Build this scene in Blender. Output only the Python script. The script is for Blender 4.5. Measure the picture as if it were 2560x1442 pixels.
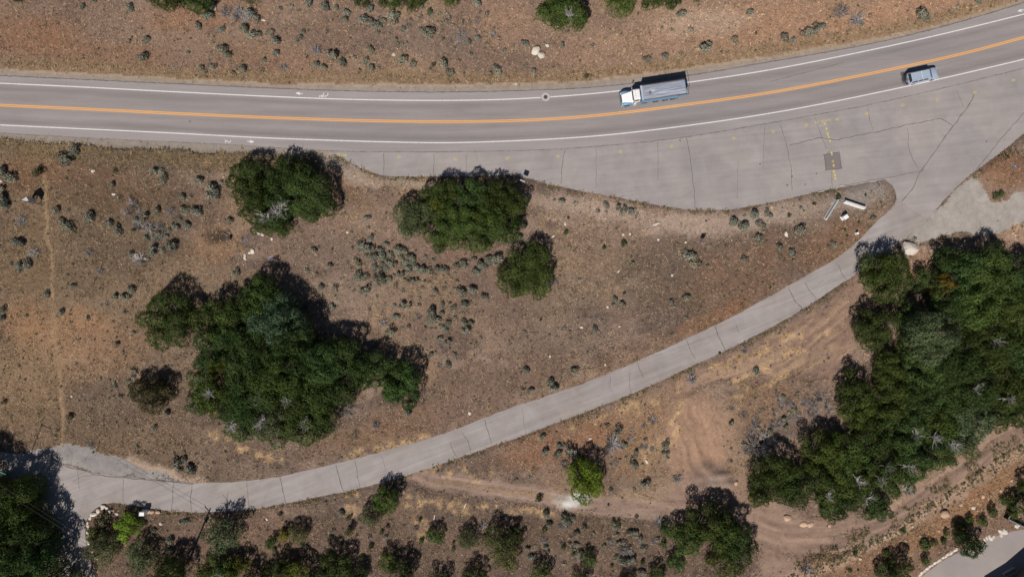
import bpy, bmesh, math, random
import numpy as np
from mathutils import Vector, Matrix
R = math.radians
rng = np.random.default_rng(7)
random.seed(7)
for o in list(bpy.data.objects): bpy.data.objects.remove(o)
scene = bpy.context.scene
COL = scene.collection

# ------------------------------------------------------------------ camera
# straight-down aerial view; 14.4 photo pixels = 1 m on the ground
K = 14.4
HC = 2560 / K / 1.5
cam = bpy.data.cameras.new('camera'); cam.sensor_width = 36; cam.lens = 24
cam.clip_start = 1; cam.clip_end = 20000
camo = bpy.data.objects.new('camera', cam); COL.objects.link(camo)
camo.location = (0, 0, HC); camo.rotation_euler = (0, 0, 0)
scene.camera = camo
scene.render.resolution_x = 1024; scene.render.resolution_y = 576

# ------------------------------------------------------------------ light
SUN_EL, SUN_AZ = 51.0, 201.5           # azimuth clockwise from +Y (picture up)
tosun = Vector((math.sin(R(SUN_AZ)) * math.cos(R(SUN_EL)), math.cos(R(SUN_AZ)) * math.cos(R(SUN_EL)), math.sin(R(SUN_EL))))
world = bpy.data.worlds.new('World'); scene.world = world; world.use_nodes = True
wn = world.node_tree.nodes; wl = world.node_tree.links
sky = wn.new('ShaderNodeTexSky'); sky.sky_type = 'NISHITA'; sky.sun_disc = False
sky.sun_elevation = R(SUN_EL); sky.sun_rotation = R(SUN_AZ); sky.altitude = 1900
bg = wn['Background']; bg.inputs['Strength'].default_value = 0.05
wl.new(sky.outputs[0], bg.inputs['Color'])
sun = bpy.data.lights.new('sun', 'SUN'); sun.energy = 4.9; sun.angle = R(0.53); sun.color = (1.0, 0.955, 0.9)
suno = bpy.data.objects.new('sun', sun); COL.objects.link(suno)
suno.rotation_euler = (-tosun).to_track_quat('-Z', 'Y').to_euler(); suno.location = (-30, -60, 90)
scene.view_settings.view_transform = 'Standard'; scene.view_settings.look = 'None'
scene.view_settings.gamma = 1; scene.view_settings.exposure = -0.10
scene.view_settings.use_curve_mapping = False

# ------------------------------------------------------------------ helpers
def G(px, py, h=0.0):
    """photo pixel -> ground position of a point seen there at height h"""
    f = 1 - h / HC
    return ((px - 1280) / K * f, (721 - py) / K * f)
def lin(r, g, b):
    f = lambda c: (c / 255) / 12.92 if c / 255 <= 0.04045 else ((c / 255 + 0.055) / 1.055) ** 2.4
    return np.array([f(r), f(g), f(b)])

class MB:
    """collects boxes, tubes, lofts ... and links them as ONE mesh object"""
    def __init__(s): s.v = []; s.f = []
    def add(s, vs, fs):
        n = len(s.v); s.v += [tuple(map(float, p)) for p in vs]; s.f += [tuple(i + n for i in f) for f in fs]; return s
    def box(s, c, d, rz=0.0, top=None, ry=0.0):
        x, y, z = d[0] / 2, d[1] / 2, d[2] / 2
        tx, ty = (x, y) if top is None else (x * top[0], y * top[1])
        vs = [(-x, -y, -z), (x, -y, -z), (x, y, -z), (-x, y, -z), (-tx, -ty, z), (tx, -ty, z), (tx, ty, z), (-tx, ty, z)]
        m = Matrix.Rotation(rz, 3, 'Z') @ Matrix.Rotation(ry, 3, 'Y')
        vs = [m @ Vector(v) + Vector(c) for v in vs]
        return s.add(vs, [(3, 2, 1, 0), (4, 5, 6, 7), (0, 1, 5, 4), (1, 2, 6, 5), (2, 3, 7, 6), (3, 0, 4, 7)])
    def tube(s, a, b, r0, r1=None, n=8, cap=True):
        r1 = r0 if r1 is None else r1
        a, b = Vector(a), Vector(b); d = (b - a)
        if d.length < 1e-6: return s
        d.normalize(); u = d.orthogonal().normalized(); w = d.cross(u)
        vs = [a + (u * math.cos(t) + w * math.sin(t)) * r0 for t in [2 * math.pi * i / n for i in range(n)]]
        vs += [b + (u * math.cos(t) + w * math.sin(t)) * r1 for t in [2 * math.pi * i / n for i in range(n)]]
        fs = [(i, (i + 1) % n, n + (i + 1) % n, n + i) for i in range(n)]
        if cap: fs += [tuple(range(n - 1, -1, -1)), tuple(range(n, 2 * n))]
        return s.add(vs, fs)
    def path(s, pts, r, n=6):
        for a, b in zip(pts[:-1], pts[1:]): s.tube(a, b, r, r, n)
        return s
    def torus(s, c, R0, r, axis='Y', n=20, m=6):
        vs = []
        for i in range(n):
            a = 2 * math.pi * i / n
            for j in range(m):
                b = 2 * math.pi * j / m
                q = R0 + r * math.cos(b)
                p = (q * math.cos(a), r * math.sin(b), q * math.sin(a)) if axis == 'Y' else ((r * math.sin(b), q * math.cos(a), q * math.sin(a)) if axis == 'X' else (q * math.cos(a), q * math.sin(a), r * math.sin(b)))
                vs.append(Vector(p) + Vector(c))
        fs = [(i * m + j, ((i + 1) % n) * m + j, ((i + 1) % n) * m + (j + 1) % m, i * m + (j + 1) % m) for i in range(n) for j in range(m)]
        return s.add(vs, fs)
    def loft(s, rings, cap=True):
        n = len(rings[0]); vs = [p for r in rings for p in r]
        fs = [(k * n + i, k * n + (i + 1) % n, (k + 1) * n + (i + 1) % n, (k + 1) * n + i) for k in range(len(rings) - 1) for i in range(n)]
        if cap: fs += [tuple(range(n - 1, -1, -1)), tuple(range((len(rings) - 1) * n, len(rings) * n))]
        return s.add(vs, fs)
    def prism(s, poly, z0, z1):
        n = len(poly)
        vs = [(p[0], p[1], z0) for p in poly] + [(p[0], p[1], z1) for p in poly]
        fs = [tuple(range(n - 1, -1, -1)), tuple(range(n, 2 * n))] + [(i, (i + 1) % n, n + (i + 1) % n, n + i) for i in range(n)]
        return s.add(vs, fs)
    def quad(s, *p): return s.add(p, [tuple(range(len(p)))])
    def mesh(s, name, mat, smooth=False):
        me = bpy.data.meshes.new(name); me.from_pydata(s.v, [], s.f); me.update()
        bm = bmesh.new(); bm.from_mesh(me); bmesh.ops.recalc_face_normals(bm, faces=bm.faces); bm.to_mesh(me); bm.free()
        if mat: me.materials.append(mat)
        if smooth: me.polygons.foreach_set('use_smooth', [True] * len(me.polygons))
        return me
    def build(s, name, mat, parent=None, smooth=False, bevel=0.0):
        o = bpy.data.objects.new(name, s.mesh(name, mat, smooth)); COL.objects.link(o)
        if parent is not None: o.parent = parent
        if bevel:
            b = o.modifiers.new('bevel', 'BEVEL'); b.width = bevel; b.segments = 2; b.limit_method = 'ANGLE'; b.angle_limit = R(35)
        return o

def np_mesh(name, V, F, mat, attr=None, smooth=False):
    """fast mesh from arrays; F all quads or all tris; attr = (name, per-vertex rgb)"""
    me = bpy.data.meshes.new(name); V = np.asarray(V, np.float32); F = np.asarray(F, np.int32)
    k = F.shape[1]
    me.vertices.add(len(V)); me.vertices.foreach_set('co', V.ravel())
    me.loops.add(F.size); me.loops.foreach_set('vertex_index', F.ravel())
    me.polygons.add(len(F)); me.polygons.foreach_set('loop_start', np.arange(0, F.size, k, dtype=np.int32))
    me.polygons.foreach_set('loop_total', np.full(len(F), k, np.int32))
    if smooth: me.polygons.foreach_set('use_smooth', np.ones(len(F), bool))
    me.update(calc_edges=True)
    if attr is not None:
        a = me.color_attributes.new(attr[0], 'FLOAT_COLOR', 'POINT')
        c = np.ones((len(V), 4), np.float32); c[:, :attr[1].shape[1]] = attr[1]
        a.data.foreach_set('color', c.ravel())
    if mat: me.materials.append(mat)
    return me
def link(name, me, parent=None, loc=None, rz=0, sc=None):
    o = bpy.data.objects.new(name, me); COL.objects.link(o)
    if parent is not None: o.parent = parent
    if loc is not None: o.location = loc
    o.rotation_euler.z = rz
    if sc is not None: o.scale = sc
    return o
def tag(o, label=None, cat=None, group=None, kind=None):
    if label: o['label'] = label
    if cat: o['category'] = cat
    if group: o['group'] = group
    if kind: o['kind'] = kind
    return o
def empty(name, loc, rz=0.0, label=None, cat=None, group=None):
    o = bpy.data.objects.new(name, None); COL.objects.link(o); o.location = loc; o.rotation_euler.z = rz
    o.empty_display_size = 0.3
    return tag(o, label, cat, group)

# ------------------------------------------------------------------ materials
def nodes(name):
    m = bpy.data.materials.new(name); m.use_nodes = True
    nt = m.node_tree; b = nt.nodes['Principled BSDF']
    return m, nt, b
def N(nt, t, **kw):
    n = nt.nodes.new(t)
    for k, v in kw.items():
        if k.startswith('i_'):
            key = k[2:]; key = int(key) if key.isdigit() else key.replace('_', ' ')
            n.inputs[key].default_value = v
        else: setattr(n, k, v)
    return n
def noise(nt, vec, scale, detail=3, rough=0.55, dist=0.0):
    n = N(nt, 'ShaderNodeTexNoise'); n.inputs['Scale'].default_value = scale; n.inputs['Detail'].default_value = detail
    n.inputs['Roughness'].default_value = rough; n.inputs['Distortion'].default_value = dist
    if vec is not None: nt.links.new(vec, n.inputs['Vector'])
    return n.outputs['Fac']
def remap(nt, v, a, b, c, d):
    n = N(nt, 'ShaderNodeMapRange'); nt.links.new(v, n.inputs[0])
    for i, q in zip((1, 2, 3, 4), (a, b, c, d)): n.inputs[i].default_value = q
    return n.outputs[0]
def mul(nt, a, b):
    n = N(nt, 'ShaderNodeMath', operation='MULTIPLY')
    for i, q in enumerate((a, b)):
        if isinstance(q, (int, float)): n.inputs[i].default_value = q
        else: nt.links.new(q, n.inputs[i])
    return n.outputs[0]
def scale_col(nt, col, fac):
    n = N(nt, 'ShaderNodeVectorMath', operation='SCALE')
    if isinstance(col, (tuple, list, np.ndarray)): n.inputs[0].default_value = tuple(float(c) for c in col)[:3]
    else: nt.links.new(col, n.inputs[0])
    if isinstance(fac, (int, float)): n.inputs['Scale'].default_value = fac
    else: nt.links.new(fac, n.inputs['Scale'])
    return n.outputs[0]
def mixc(nt, f, a, b):
    n = N(nt, 'ShaderNodeMix', data_type='RGBA')
    if isinstance(f, (int, float)): n.inputs[0].default_value = f
    else: nt.links.new(f, n.inputs[0])
    for i, q in ((6, a), (7, b)):
        if isinstance(q, (tuple, list, np.ndarray)): n.inputs[i].default_value = (*[float(c) for c in q][:3], 1)
        else: nt.links.new(q, n.inputs[i])
    return n.outputs[2]
def bump(nt, b, h, strength, dist):
    n = N(nt, 'ShaderNodeBump'); n.inputs['Strength'].default_value = strength; n.inputs['Distance'].default_value = dist
    nt.links.new(h, n.inputs['Height']); nt.links.new(n.outputs[0], b.inputs['Normal'])
def coords(nt): return N(nt, 'ShaderNodeTexCoord').outputs['Object']

def plain(name, rgb, rough=0.6, metal=0.0, var=0.12, scale=3.0, bmp=0.0):
    m, nt, b = nodes(name); c = coords(nt)
    f = remap(nt, noise(nt, c, scale, 4), 0.3, 0.7, 1 - var, 1 + var)
    nt.links.new(scale_col(nt, rgb, f), b.inputs['Base Color'])
    b.inputs['Roughness'].default_value = rough; b.inputs['Metallic'].default_value = metal
    if bmp: bump(nt, b, noise(nt, c, scale * 4, 4), 0.6, bmp)
    return m
def m_ground():
    m, nt, b = nodes('ground_soil'); c = coords(nt)
    vc = N(nt, 'ShaderNodeVertexColor', layer_name='tint'); at = vc.outputs[0]; al = vc.outputs[1]   # alpha: how coarse the surface is
    def soft(f):
        a = N(nt, 'ShaderNodeMath', operation='MULTIPLY_ADD'); a.inputs[2].default_value = 1.0
        b2 = N(nt, 'ShaderNodeMath', operation='SUBTRACT'); nt.links.new(f, b2.inputs[0]); b2.inputs[1].default_value = 1.0
        nt.links.new(b2.outputs[0], a.inputs[0]); nt.links.new(al, a.inputs[1]); return a.outputs[0]
    f1 = remap(nt, noise(nt, c, 2.2, 6, 0.75), 0.28, 0.72, 0.68, 1.32)
    f2 = remap(nt, noise(nt, c, 7.0, 3, 0.7), 0.3, 0.7, 0.78, 1.22)
    col = scale_col(nt, scale_col(nt, at, soft(f1)), soft(f2))
    # scattered pale grit
    v = N(nt, 'ShaderNodeTexVoronoi'); v.inputs['Scale'].default_value = 2.2; nt.links.new(c, v.inputs['Vector'])
    g = remap(nt, v.outputs['Distance'], 0.05, 0.10, 1.0, 0.0)
    sel = remap(nt, noise(nt, c, 0.35, 3), 0.5, 0.62, 0.0, 0.7)
    col = mixc(nt, mul(nt, g, sel), col, lin(190, 172, 152))
    nt.links.new(col, b.inputs['Base Color'])
    b.inputs['Roughness'].default_value = 0.95; b.inputs['Specular IOR Level'].default_value = 0.15
    bump(nt, b, mul(nt, noise(nt, c, 4.0, 6, 0.75), al), 1.0, 0.22)
    return m
def m_tuft():
    m, nt, b = nodes('dry_grass'); at = N(nt, 'ShaderNodeVertexColor', layer_name='tint').outputs[0]
    nt.links.new(at, b.inputs['Base Color']); b.inputs['Roughness'].default_value = 0.8
    b.inputs['Specular IOR Level'].default_value = 0.2
    return m
def m_leaf(name, transl=0.22, rough=0.55):
    m, nt, b = nodes(name)
    at = N(nt, 'ShaderNodeVertexColor', layer_name='tint').outputs[0]
    oi = N(nt, 'ShaderNodeObjectInfo')
    n = N(nt, 'ShaderNodeVectorMath', operation='MULTIPLY'); nt.links.new(at, n.inputs[0]); nt.links.new(oi.outputs['Color'], n.inputs[1])
    nt.links.new(n.outputs[0], b.inputs['Base Color']); b.inputs['Roughness'].default_value = rough
    b.inputs['Specular IOR Level'].default_value = 0.08
    t = N(nt, 'ShaderNodeBsdfTranslucent'); nt.links.new(n.outputs[0], t.inputs['Color'])
    mx = N(nt, 'ShaderNodeMixShader'); mx.inputs[0].default_value = transl
    nt.links.new(b.outputs[0], mx.inputs[1]); nt.links.new(t.outputs[0], mx.inputs[2])
    nt.links.new(mx.outputs[0], nt.nodes['Material Output'].inputs['Surface'])
    return m
def m_asphalt(name, rgb, warm, tracks=None, patch=0.12, blotch=0.10, stretch=(1, 1, 1), rot=0.0, streak=0.0):
    m, nt, b = nodes(name); c = coords(nt)
    mp = N(nt, 'ShaderNodeMapping'); nt.links.new(c, mp.inputs[0]); mp.inputs['Scale'].default_value = stretch
    f1 = remap(nt, noise(nt, mp.outputs[0], 0.28, 5, 0.65, 0.6), 0.3, 0.7, 1 - patch, 1 + patch)
    f2 = remap(nt, noise(nt, c, 7.0, 4, 0.75), 0.3, 0.7, 1 - blotch, 1 + blotch)
    col = mixc(nt, remap(nt, noise(nt, mp.outputs[0], 0.12, 4), 0.35, 0.65, 0, 1), rgb, warm)
    col = scale_col(nt, scale_col(nt, col, f1), f2)
    if streak:      # faint wear along the direction of travel
        mr = N(nt, 'ShaderNodeMapping'); nt.links.new(c, mr.inputs[0]); mr.inputs['Rotation'].default_value = (0, 0, R(rot)); ms = N(nt, 'ShaderNodeMapping'); nt.links.new(mr.outputs[0], ms.inputs[0]); ms.inputs['Scale'].default_value = (.035, .9, 1)
        col = scale_col(nt, col, remap(nt, noise(nt, ms.outputs[0], 1.3, 4, .65, .4), .3, .7, 1 - streak, 1 + streak))
    if tracks:
        uv = N(nt, 'ShaderNodeUVMap', uv_map='lane'); sp = N(nt, 'ShaderNodeSeparateXYZ'); nt.links.new(uv.outputs[0], sp.inputs[0])
        mp2 = N(nt, 'ShaderNodeMapping'); nt.links.new(uv.outputs[0], mp2.inputs[0]); mp2.inputs['Scale'].default_value = (0.06, 9.0, 1)
        st = noise(nt, mp2.outputs[0], 1.0, 3, 0.6)
        rp = N(nt, 'ShaderNodeValToRGB'); nt.links.new(remap(nt, sp.outputs[1], tracks[0][0], tracks[-1][0], 0, 1), rp.inputs[0])
        els = rp.color_ramp.elements; lo, hi = tracks[0][0], tracks[-1][0]
        while len(els) < len(tracks): els.new(0.5)
        for e, (p, q) in zip(els, tracks): e.position = (p - lo) / (hi - lo); e.color = (q * 0.5, q * 0.5, q * 0.5, 1)
        col = scale_col(nt, scale_col(nt, col, mul(nt, rp.outputs[0], 2.0)), remap(nt, st, 0.3, 0.7, 0.94, 1.06))
    nt.links.new(col, b.inputs['Base Color']); b.inputs['Roughness'].default_value = 0.9
    b.inputs['Specular IOR Level'].default_value = 0.25
    bump(nt, b, noise(nt, c, 12, 4, 0.8), 0.35, 0.02)
    return m
def m_paint(name, rgb, wear=0.35, under=(0.22, 0.2, 0.19)):
    m, nt, b = nodes(name); c = coords(nt)
    w = remap(nt, noise(nt, c, 4.5, 5, 0.7), 0.62 - wear * 0.4, 0.78, 0.0, 0.75)
    nt.links.new(mixc(nt, w, rgb, under), b.inputs['Base Color']); b.inputs['Roughness'].default_value = 0.7
    return m
def m_rock(name, a, b_, sc=1.6):
    m, nt, b = nodes(name); c = coords(nt); oi = N(nt, 'ShaderNodeObjectInfo')
    col = mixc(nt, remap(nt, noise(nt, c, sc, 5, 0.65), 0.35, 0.7, 0, 1), a, b_)
    col = scale_col(nt, col, remap(nt, oi.outputs['Random'], 0, 1, 0.8, 1.1))
    nt.links.new(col, b.inputs['Base Color']); b.inputs['Roughness'].default_value = 0.85
    bump(nt, b, noise(nt, c, sc * 5, 5, 0.7), 0.6, 0.05)
    return m
M = {}
M['ground'] = m_ground(); M['tuft'] = m_tuft()
M['leaf'] = m_leaf('leaf_foliage', 0.10); M['sage'] = m_leaf('sage_foliage', 0.06, 0.75)
M['bark'] = plain('bark', (0.09, 0.07, 0.055), 0.9, var=0.3)
M['twig'] = m_leaf('dead_twigs', 0.0, 0.9)
M['highway'] = m_asphalt('highway_asphalt', lin(138, 131, 130), lin(146, 137, 134), rot=0, streak=.05, stretch=(0.2, 1, 1), patch=0.08, blotch=0.10,
    tracks=[(-1.0, 1.09), (-0.02, 1.08), (0.03, 1.0), (0.12, 0.85), (0.24, 1.0), (0.36, 0.93), (0.5, 1.03), (0.62, 0.93), (0.74, 1.01), (0.90, 0.81), (0.98, 1.0), (1.02, 1.08), (2.0, 1.09)])
M['pullout'] = m_asphalt('pullout_asphalt', lin(145, 138, 136), lin(154, 145, 141), rot=-6, streak=.08, patch=0.10, blotch=0.08)
M['lane'] = m_asphalt('lane_asphalt', lin(153, 145, 142), lin(145, 135, 129), rot=-21, streak=.13, patch=0.11, blotch=0.06)
M['drive'] = m_asphalt('driveway_asphalt', lin(146, 137, 133), lin(155, 144, 137), patch=0.07, blotch=0.06)
M['patch'] = m_asphalt('patch_asphalt', lin(118, 110, 109), lin(124, 115, 112), patch=0.06)
M['crack'] = plain('crack_tar', lin(94, 87, 84), 0.9, var=0.15)
M['seam'] = plain('seam_tar', lin(112, 103, 100), 0.9, var=0.2, scale=1.2)
M['white_paint'] = m_paint('white_line_paint', (0.72, 0.70, 0.68), 0.34)
M['orange_paint'] = m_paint('orange_line_paint', (0.80, 0.37, 0.085), 0.22)
M['yellow_paint'] = m_paint('yellow_spray_paint', (0.62, 0.46, 0.11), 0.5)
M['concrete'] = plain('concrete', lin(205, 202, 196), 0.85, var=0.12, bmp=0.01)
M['collar'] = plain('manhole_concrete', lin(178, 170, 165), 0.9, var=0.1)
M['iron'] = plain('rusty_iron', lin(86, 66, 64), 0.7, 0.3)
M['rock_white'] = m_rock('pale_limestone', lin(216, 206, 192), lin(186, 172, 155))
M['rock_tan'] = m_rock('tan_sandstone', lin(198, 168, 142), lin(172, 138, 112))
M['spill'] = plain('white_powder', lin(214, 214, 210), 0.95)
M['steel'] = plain('galvanised_steel', lin(165, 168, 172), 0.45, 0.6)
M['white'] = plain('white_enamel', (0.8, 0.8, 0.79), 0.35, var=0.04)
M['black'] = plain('black_plastic', (0.02, 0.02, 0.021), 0.6)
M['rubber'] = plain('tyre_rubber', (0.022, 0.021, 0.02), 0.85)
M['chrome'] = plain('dull_chrome', (0.55, 0.55, 0.56), 0.3, 0.9)
M['wood'] = plain('weathered_wood', (0.12, 0.075, 0.045), 0.85, var=0.3, scale=6)
M['dark_wood'] = plain('dark_stained_wood', (0.035, 0.025, 0.02), 0.8, var=0.3, scale=6)

# ================================================================== the setting
# ---- outlines of everything paved, in photo pixels
def spline(P):
    x = np.array([p[0] for p in P], float); y = np.array([p[1] for p in P], float); n = len(x)
    h = np.diff(x); A = np.zeros((n, n)); r = np.zeros(n); A[0, 0] = A[-1, -1] = 1
    for i in range(1, n - 1):
        A[i, i - 1] = h[i - 1]; A[i, i] = 2 * (h[i - 1] + h[i]); A[i, i + 1] = h[i]
        r[i] = 3 * ((y[i + 1] - y[i]) / h[i] - (y[i] - y[i - 1]) / h[i - 1])
    c = np.linalg.solve(A, r); b = np.diff(y) / h - h * (2 * c[:-1] + c[1:]) / 3; d = np.diff(c) / (3 * h)
    s1 = b[-1] + 2 * c[-2] * h[-1] + 3 * d[-1] * h[-1] ** 2
    def f(q):
        q = np.asarray(q, float); i = np.clip(np.searchsorted(x, q) - 1, 0, n - 2); t = q - x[i]
        v = y[i] + b[i] * t + c[i] * t ** 2 + d[i] * t ** 3
        v = np.where(q < x[0], y[0] + b[0] * (q - x[0]), v)
        return np.where(q > x[-1], y[-1] + s1 * (q - x[-1]), v)
    return f
line_top = spline([(0, 208.6), (213, 218.6), (426, 229.6), (640, 240), (853, 248.4), (1006, 251.2), (1280, 248.2), (1550, 227.6), (1726, 205.7), (1920, 176), (2133, 134.8), (2346, 88.2), (2560, 36)])
line_mid = spline([(0, 263.5), (213, 273), (426, 283.5), (640, 293), (853, 300.5), (1006, 303.8), (1100, 304.5), (1280, 302.2), (1440, 293.5), (1600, 277), (1759, 256), (1920, 232.8), (2080, 203.6), (2239, 171.4), (2399, 136.4), (2560, 94)])
line_bot = spline([(0, 312.8), (213, 322.8), (426, 332.8), (640, 344), (853, 352), (1006, 356), (1100, 357.2), (1280, 352.6), (1493, 340), (1663, 321.5), (1920, 284.5), (2133, 244.6), (2346, 198.7), (2560, 148.8)])
edge_top = spline([(0, 190), (320, 205), (640, 219.6), (960, 230), (1280, 228.4), (1493, 218), (1746, 186), (1920, 156.5), (2239, 97), (2399, 56), (2560, 8)])
edge_bot = spline([(0, 333), (320, 350), (640, 366), (826, 377.5), (1006, 380), (1280, 377.5), (1493, 366), (1713, 342.8), (1920, 308.5), (2133, 270), (2346, 223.6), (2560, 171)])
grass_top = spline([(0, 176), (320, 194), (640, 211), (960, 214), (1280, 214), (1546, 197), (1746, 170), (1920, 144), (2239, 90), (2399, 50), (2560, 2)])
grass_bot = spline([(0, 346), (200, 364), (420, 376), (640, 387), (800, 392)])
PULL_LOW = [(836, 385), (853, 394), (906, 421), (933, 432), (960, 440), (1040, 442), (1160, 441), (1280, 438.6), (1330, 448), (1373, 461), (1440, 476), (1533, 491.6), (1599, 505), (1679, 520), (1746, 526.6), (1826, 525), (1920, 508), (2046, 479), (2140, 462), (2213, 449)]
JUNCTION = [(2213, 449), (2236, 470), (2243, 498), (2229, 522), (2186, 560)]
LANE_RIGHT = [(2700, 240), (2640, 283), (2560, 333), (2502, 383), (2452, 419), (2426, 436), (2386, 472), (2346, 516), (2319, 547), (2262, 598)]
LANE_UP = [(2243, 500), (2229, 520), (2186, 560), (2133, 613), (2080, 653), (2013, 690), (1920, 743), (1799, 808), (1712.6, 847.7), (1593, 902.6), (1453, 960), (1363.6, 990), (1280, 1018), (1208, 1045), (1121, 1080), (1041, 1104), (887, 1147), (814, 1164), (700, 1190.6), (640, 1198), (575, 1205), (484.6, 1206.7), (408, 1200), (311, 1191.6), (240.6, 1182), (160, 1160), (90, 1138), (0, 1128), (-220, 1110)]
LANE_DOWN = [(2319, 547), (2290, 572), (2240, 612), (2180, 660), (2116, 701), (2043, 749.6), (1980, 789.5), (1920, 822.8), (1812, 877.7), (1726, 916), (1637, 959), (1581, 983.4), (1480.5, 1023.5), (1363.6, 1067), (1280, 1099.5), (1181, 1132), (1034, 1182), (957.5, 1205.7), (860.6, 1229), (717, 1257.5), (640, 1271), (588, 1278), (481, 1280.5), (414, 1276), (334, 1264), (277, 1255), (247, 1262.5), (224, 1284), (212, 1307.6), (214, 1344), (220.6, 1381), (234, 1428), (262, 1500)]
DRIVE = [(2290, 1475), (2297, 1446), (2345, 1408), (2400, 1378), (2470, 1345), (2520, 1330), (2560, 1322), (2720, 1290), (2760, 1500), (2700, 1640), (2300, 1640)]

def resample(P, step):
    P = np.array(P, float); d = np.r_[0, np.cumsum(np.hypot(*np.diff(P, axis=0).T))]
    n = max(2, int(d[-1] / step)); t = np.linspace(0, d[-1], n)
    return np.c_[np.interp(t, d, P[:, 0]), np.interp(t, d, P[:, 1])]
def smooth(P, it=2):
    P = np.array(P, float)
    for _ in range(it):
        Q = P.copy(); Q[1:-1] = (P[:-2] + 2 * P[1:-1] + P[2:]) / 4; P = Q
    return P
def ragged(P, amp, step=6):
    """edge with small chips and bulges, pixels"""
    P = smooth(resample(P, step), 3); t = np.gradient(P, axis=0); t /= np.hypot(*t.T)[:, None] + 1e-9
    n = np.c_[-t[:, 1], t[:, 0]]; r = rng.normal(0, 1, len(P)); r = np.convolve(r, [0.25, 0.5, 0.25], 'same')
    r[0] = r[-1] = 0
    return P + n * (r * amp)[:, None]
def inside(poly, X, Y):
    c = np.zeros(X.shape, bool); P = list(poly)
    for (x0, y0), (x1, y1) in zip(P, P[1:] + P[:1]):
        if y0 == y1: continue
        c ^= ((y0 > Y) != (y1 > Y)) & (X < (x1 - x0) * (Y - y0) / (y1 - y0) + x0)
    return c
def seg_dist(P, X, Y):
    D = np.full(X.shape, 1e9)
    for (x0, y0), (x1, y1) in zip(P[:-1], P[1:]):
        dx, dy = x1 - x0, y1 - y0; L = dx * dx + dy * dy + 1e-9
        t = np.clip(((X - x0) * dx + (Y - y0) * dy) / L, 0, 1)
        D = np.minimum(D, np.hypot(X - x0 - t * dx, Y - y0 - t * dy))
    return D

# ---- ground grid: 0.3 m near the camera, stretched out to the horizon
def axis(half, step):
    a = np.arange(-half, half + step / 2, step); o = half + np.cumsum(0.8 * 1.55 ** np.arange(18))
    return np.r_[-o[::-1], a, o]
gx, gy = axis(108, 0.3), axis(66, 0.3)
GX, GY = np.meshgrid(gx, gy); PX, PY = GX * K + 1280, 721 - GY * K
def vnoise(X, Y, wl, seed):
    r = np.random.default_rng(seed); T = r.random((256, 256))
    x, y = X / wl, Y / wl; i, j = np.floor(x).astype(int), np.floor(y).astype(int); u, v = x - i, y - j
    u, v = u * u * (3 - 2 * u), v * v * (3 - 2 * v); i &= 255; j &= 255; i1, j1 = (i + 1) & 255, (j + 1) & 255
    return (T[j, i] * (1 - u) + T[j, i1] * u) * (1 - v) + (T[j1, i] * (1 - u) + T[j1, i1] * u) * v
def fbm(X, Y, wl, seed, oct=4, g=0.55):
    s = 0; a = 1; t = 0
    for k in range(oct): s = s + a * vnoise(X + 17.3 * k, Y - 9.1 * k, wl / 2 ** k, seed + k); t += a; a *= g
    return s / t
def blur(A, n):
    for ax in (0, 1):
        P = np.pad(A, [(n, n) if k == ax else (0, 0) for k in (0, 1)], mode='edge'); C = np.cumsum(P, axis=ax)
        C = np.insert(C, 0, 0, axis=ax); m = 2 * n + 1
        A = (np.take(C, np.arange(m, C.shape[ax]), axis=ax) - np.take(C, np.arange(0, C.shape[ax] - m), axis=ax)) / m
    return A
def sm(x, a, b): t = np.clip((x - a) / (b - a), 0, 1); return t * t * (3 - 2 * t)

wx = (fbm(GX, GY, 3.0, 11) - 0.5); wy = (fbm(GX, GY, 3.0, 31) - 0.5)
WX, WY = PX + wx * 34, PY + wy * 34           # warped pixel coordinates for soft outlines
paved_hw = (PY > edge_top(PX)) & (PY < edge_bot(PX))
PULL_POLY = [(x, edge_bot(x) - 6) for x in np.linspace(2700, 830, 60)] + PULL_LOW + JUNCTION + [(2262, 598)] + LANE_RIGHT[::-1]
paved_pull = inside(PULL_POLY, PX, PY)
paved_lane = inside(LANE_UP + [(-220, 1500)] + LANE_DOWN[::-1], PX, PY)
paved_drive = inside(DRIVE, PX, PY)
paved = paved_hw | paved_pull | paved_lane | paved_drive
free = 1 - blur(blur(paved.astype(float), 3), 3)
free = np.where(paved, 0, np.clip((free - 0.35) / 0.6, 0, 1))

# colour of the bare ground: palette mixed by noise, then places that differ
A_ = fbm(GX, GY, 9, 51, 5); B_ = fbm(GX, GY, 4, 71, 5); C_ = fbm(GX, GY, 1.4, 91, 4); D_ = fbm(GX, GY, 20, 101, 3)
def mixn(T, col, w): return T * (1 - w[..., None]) + np.asarray(col) * w[..., None]
TINT = np.ones(GX.shape + (3,)) * lin(118, 97, 86)
TINT = mixn(TINT, lin(134, 108, 93), sm(A_, 0.42, 0.62))
TINT = mixn(TINT, lin(100, 83, 73), sm(B_, 0.55, 0.72) * 0.7)
TINT = mixn(TINT, lin(140, 106, 80), sm(fbm(GX, GY, 5, 131, 5), 0.55, 0.72) * 0.6)
TINT = mixn(TINT, lin(150, 130, 112), sm(C_, 0.58, 0.75) * 0.5)
dirtm = np.zeros(GX.shape); gravm = np.zeros(GX.shape); trailm = np.zeros(GX.shape); grass = np.ones(GX.shape) * free
REL = np.zeros(GX.shape)
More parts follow.
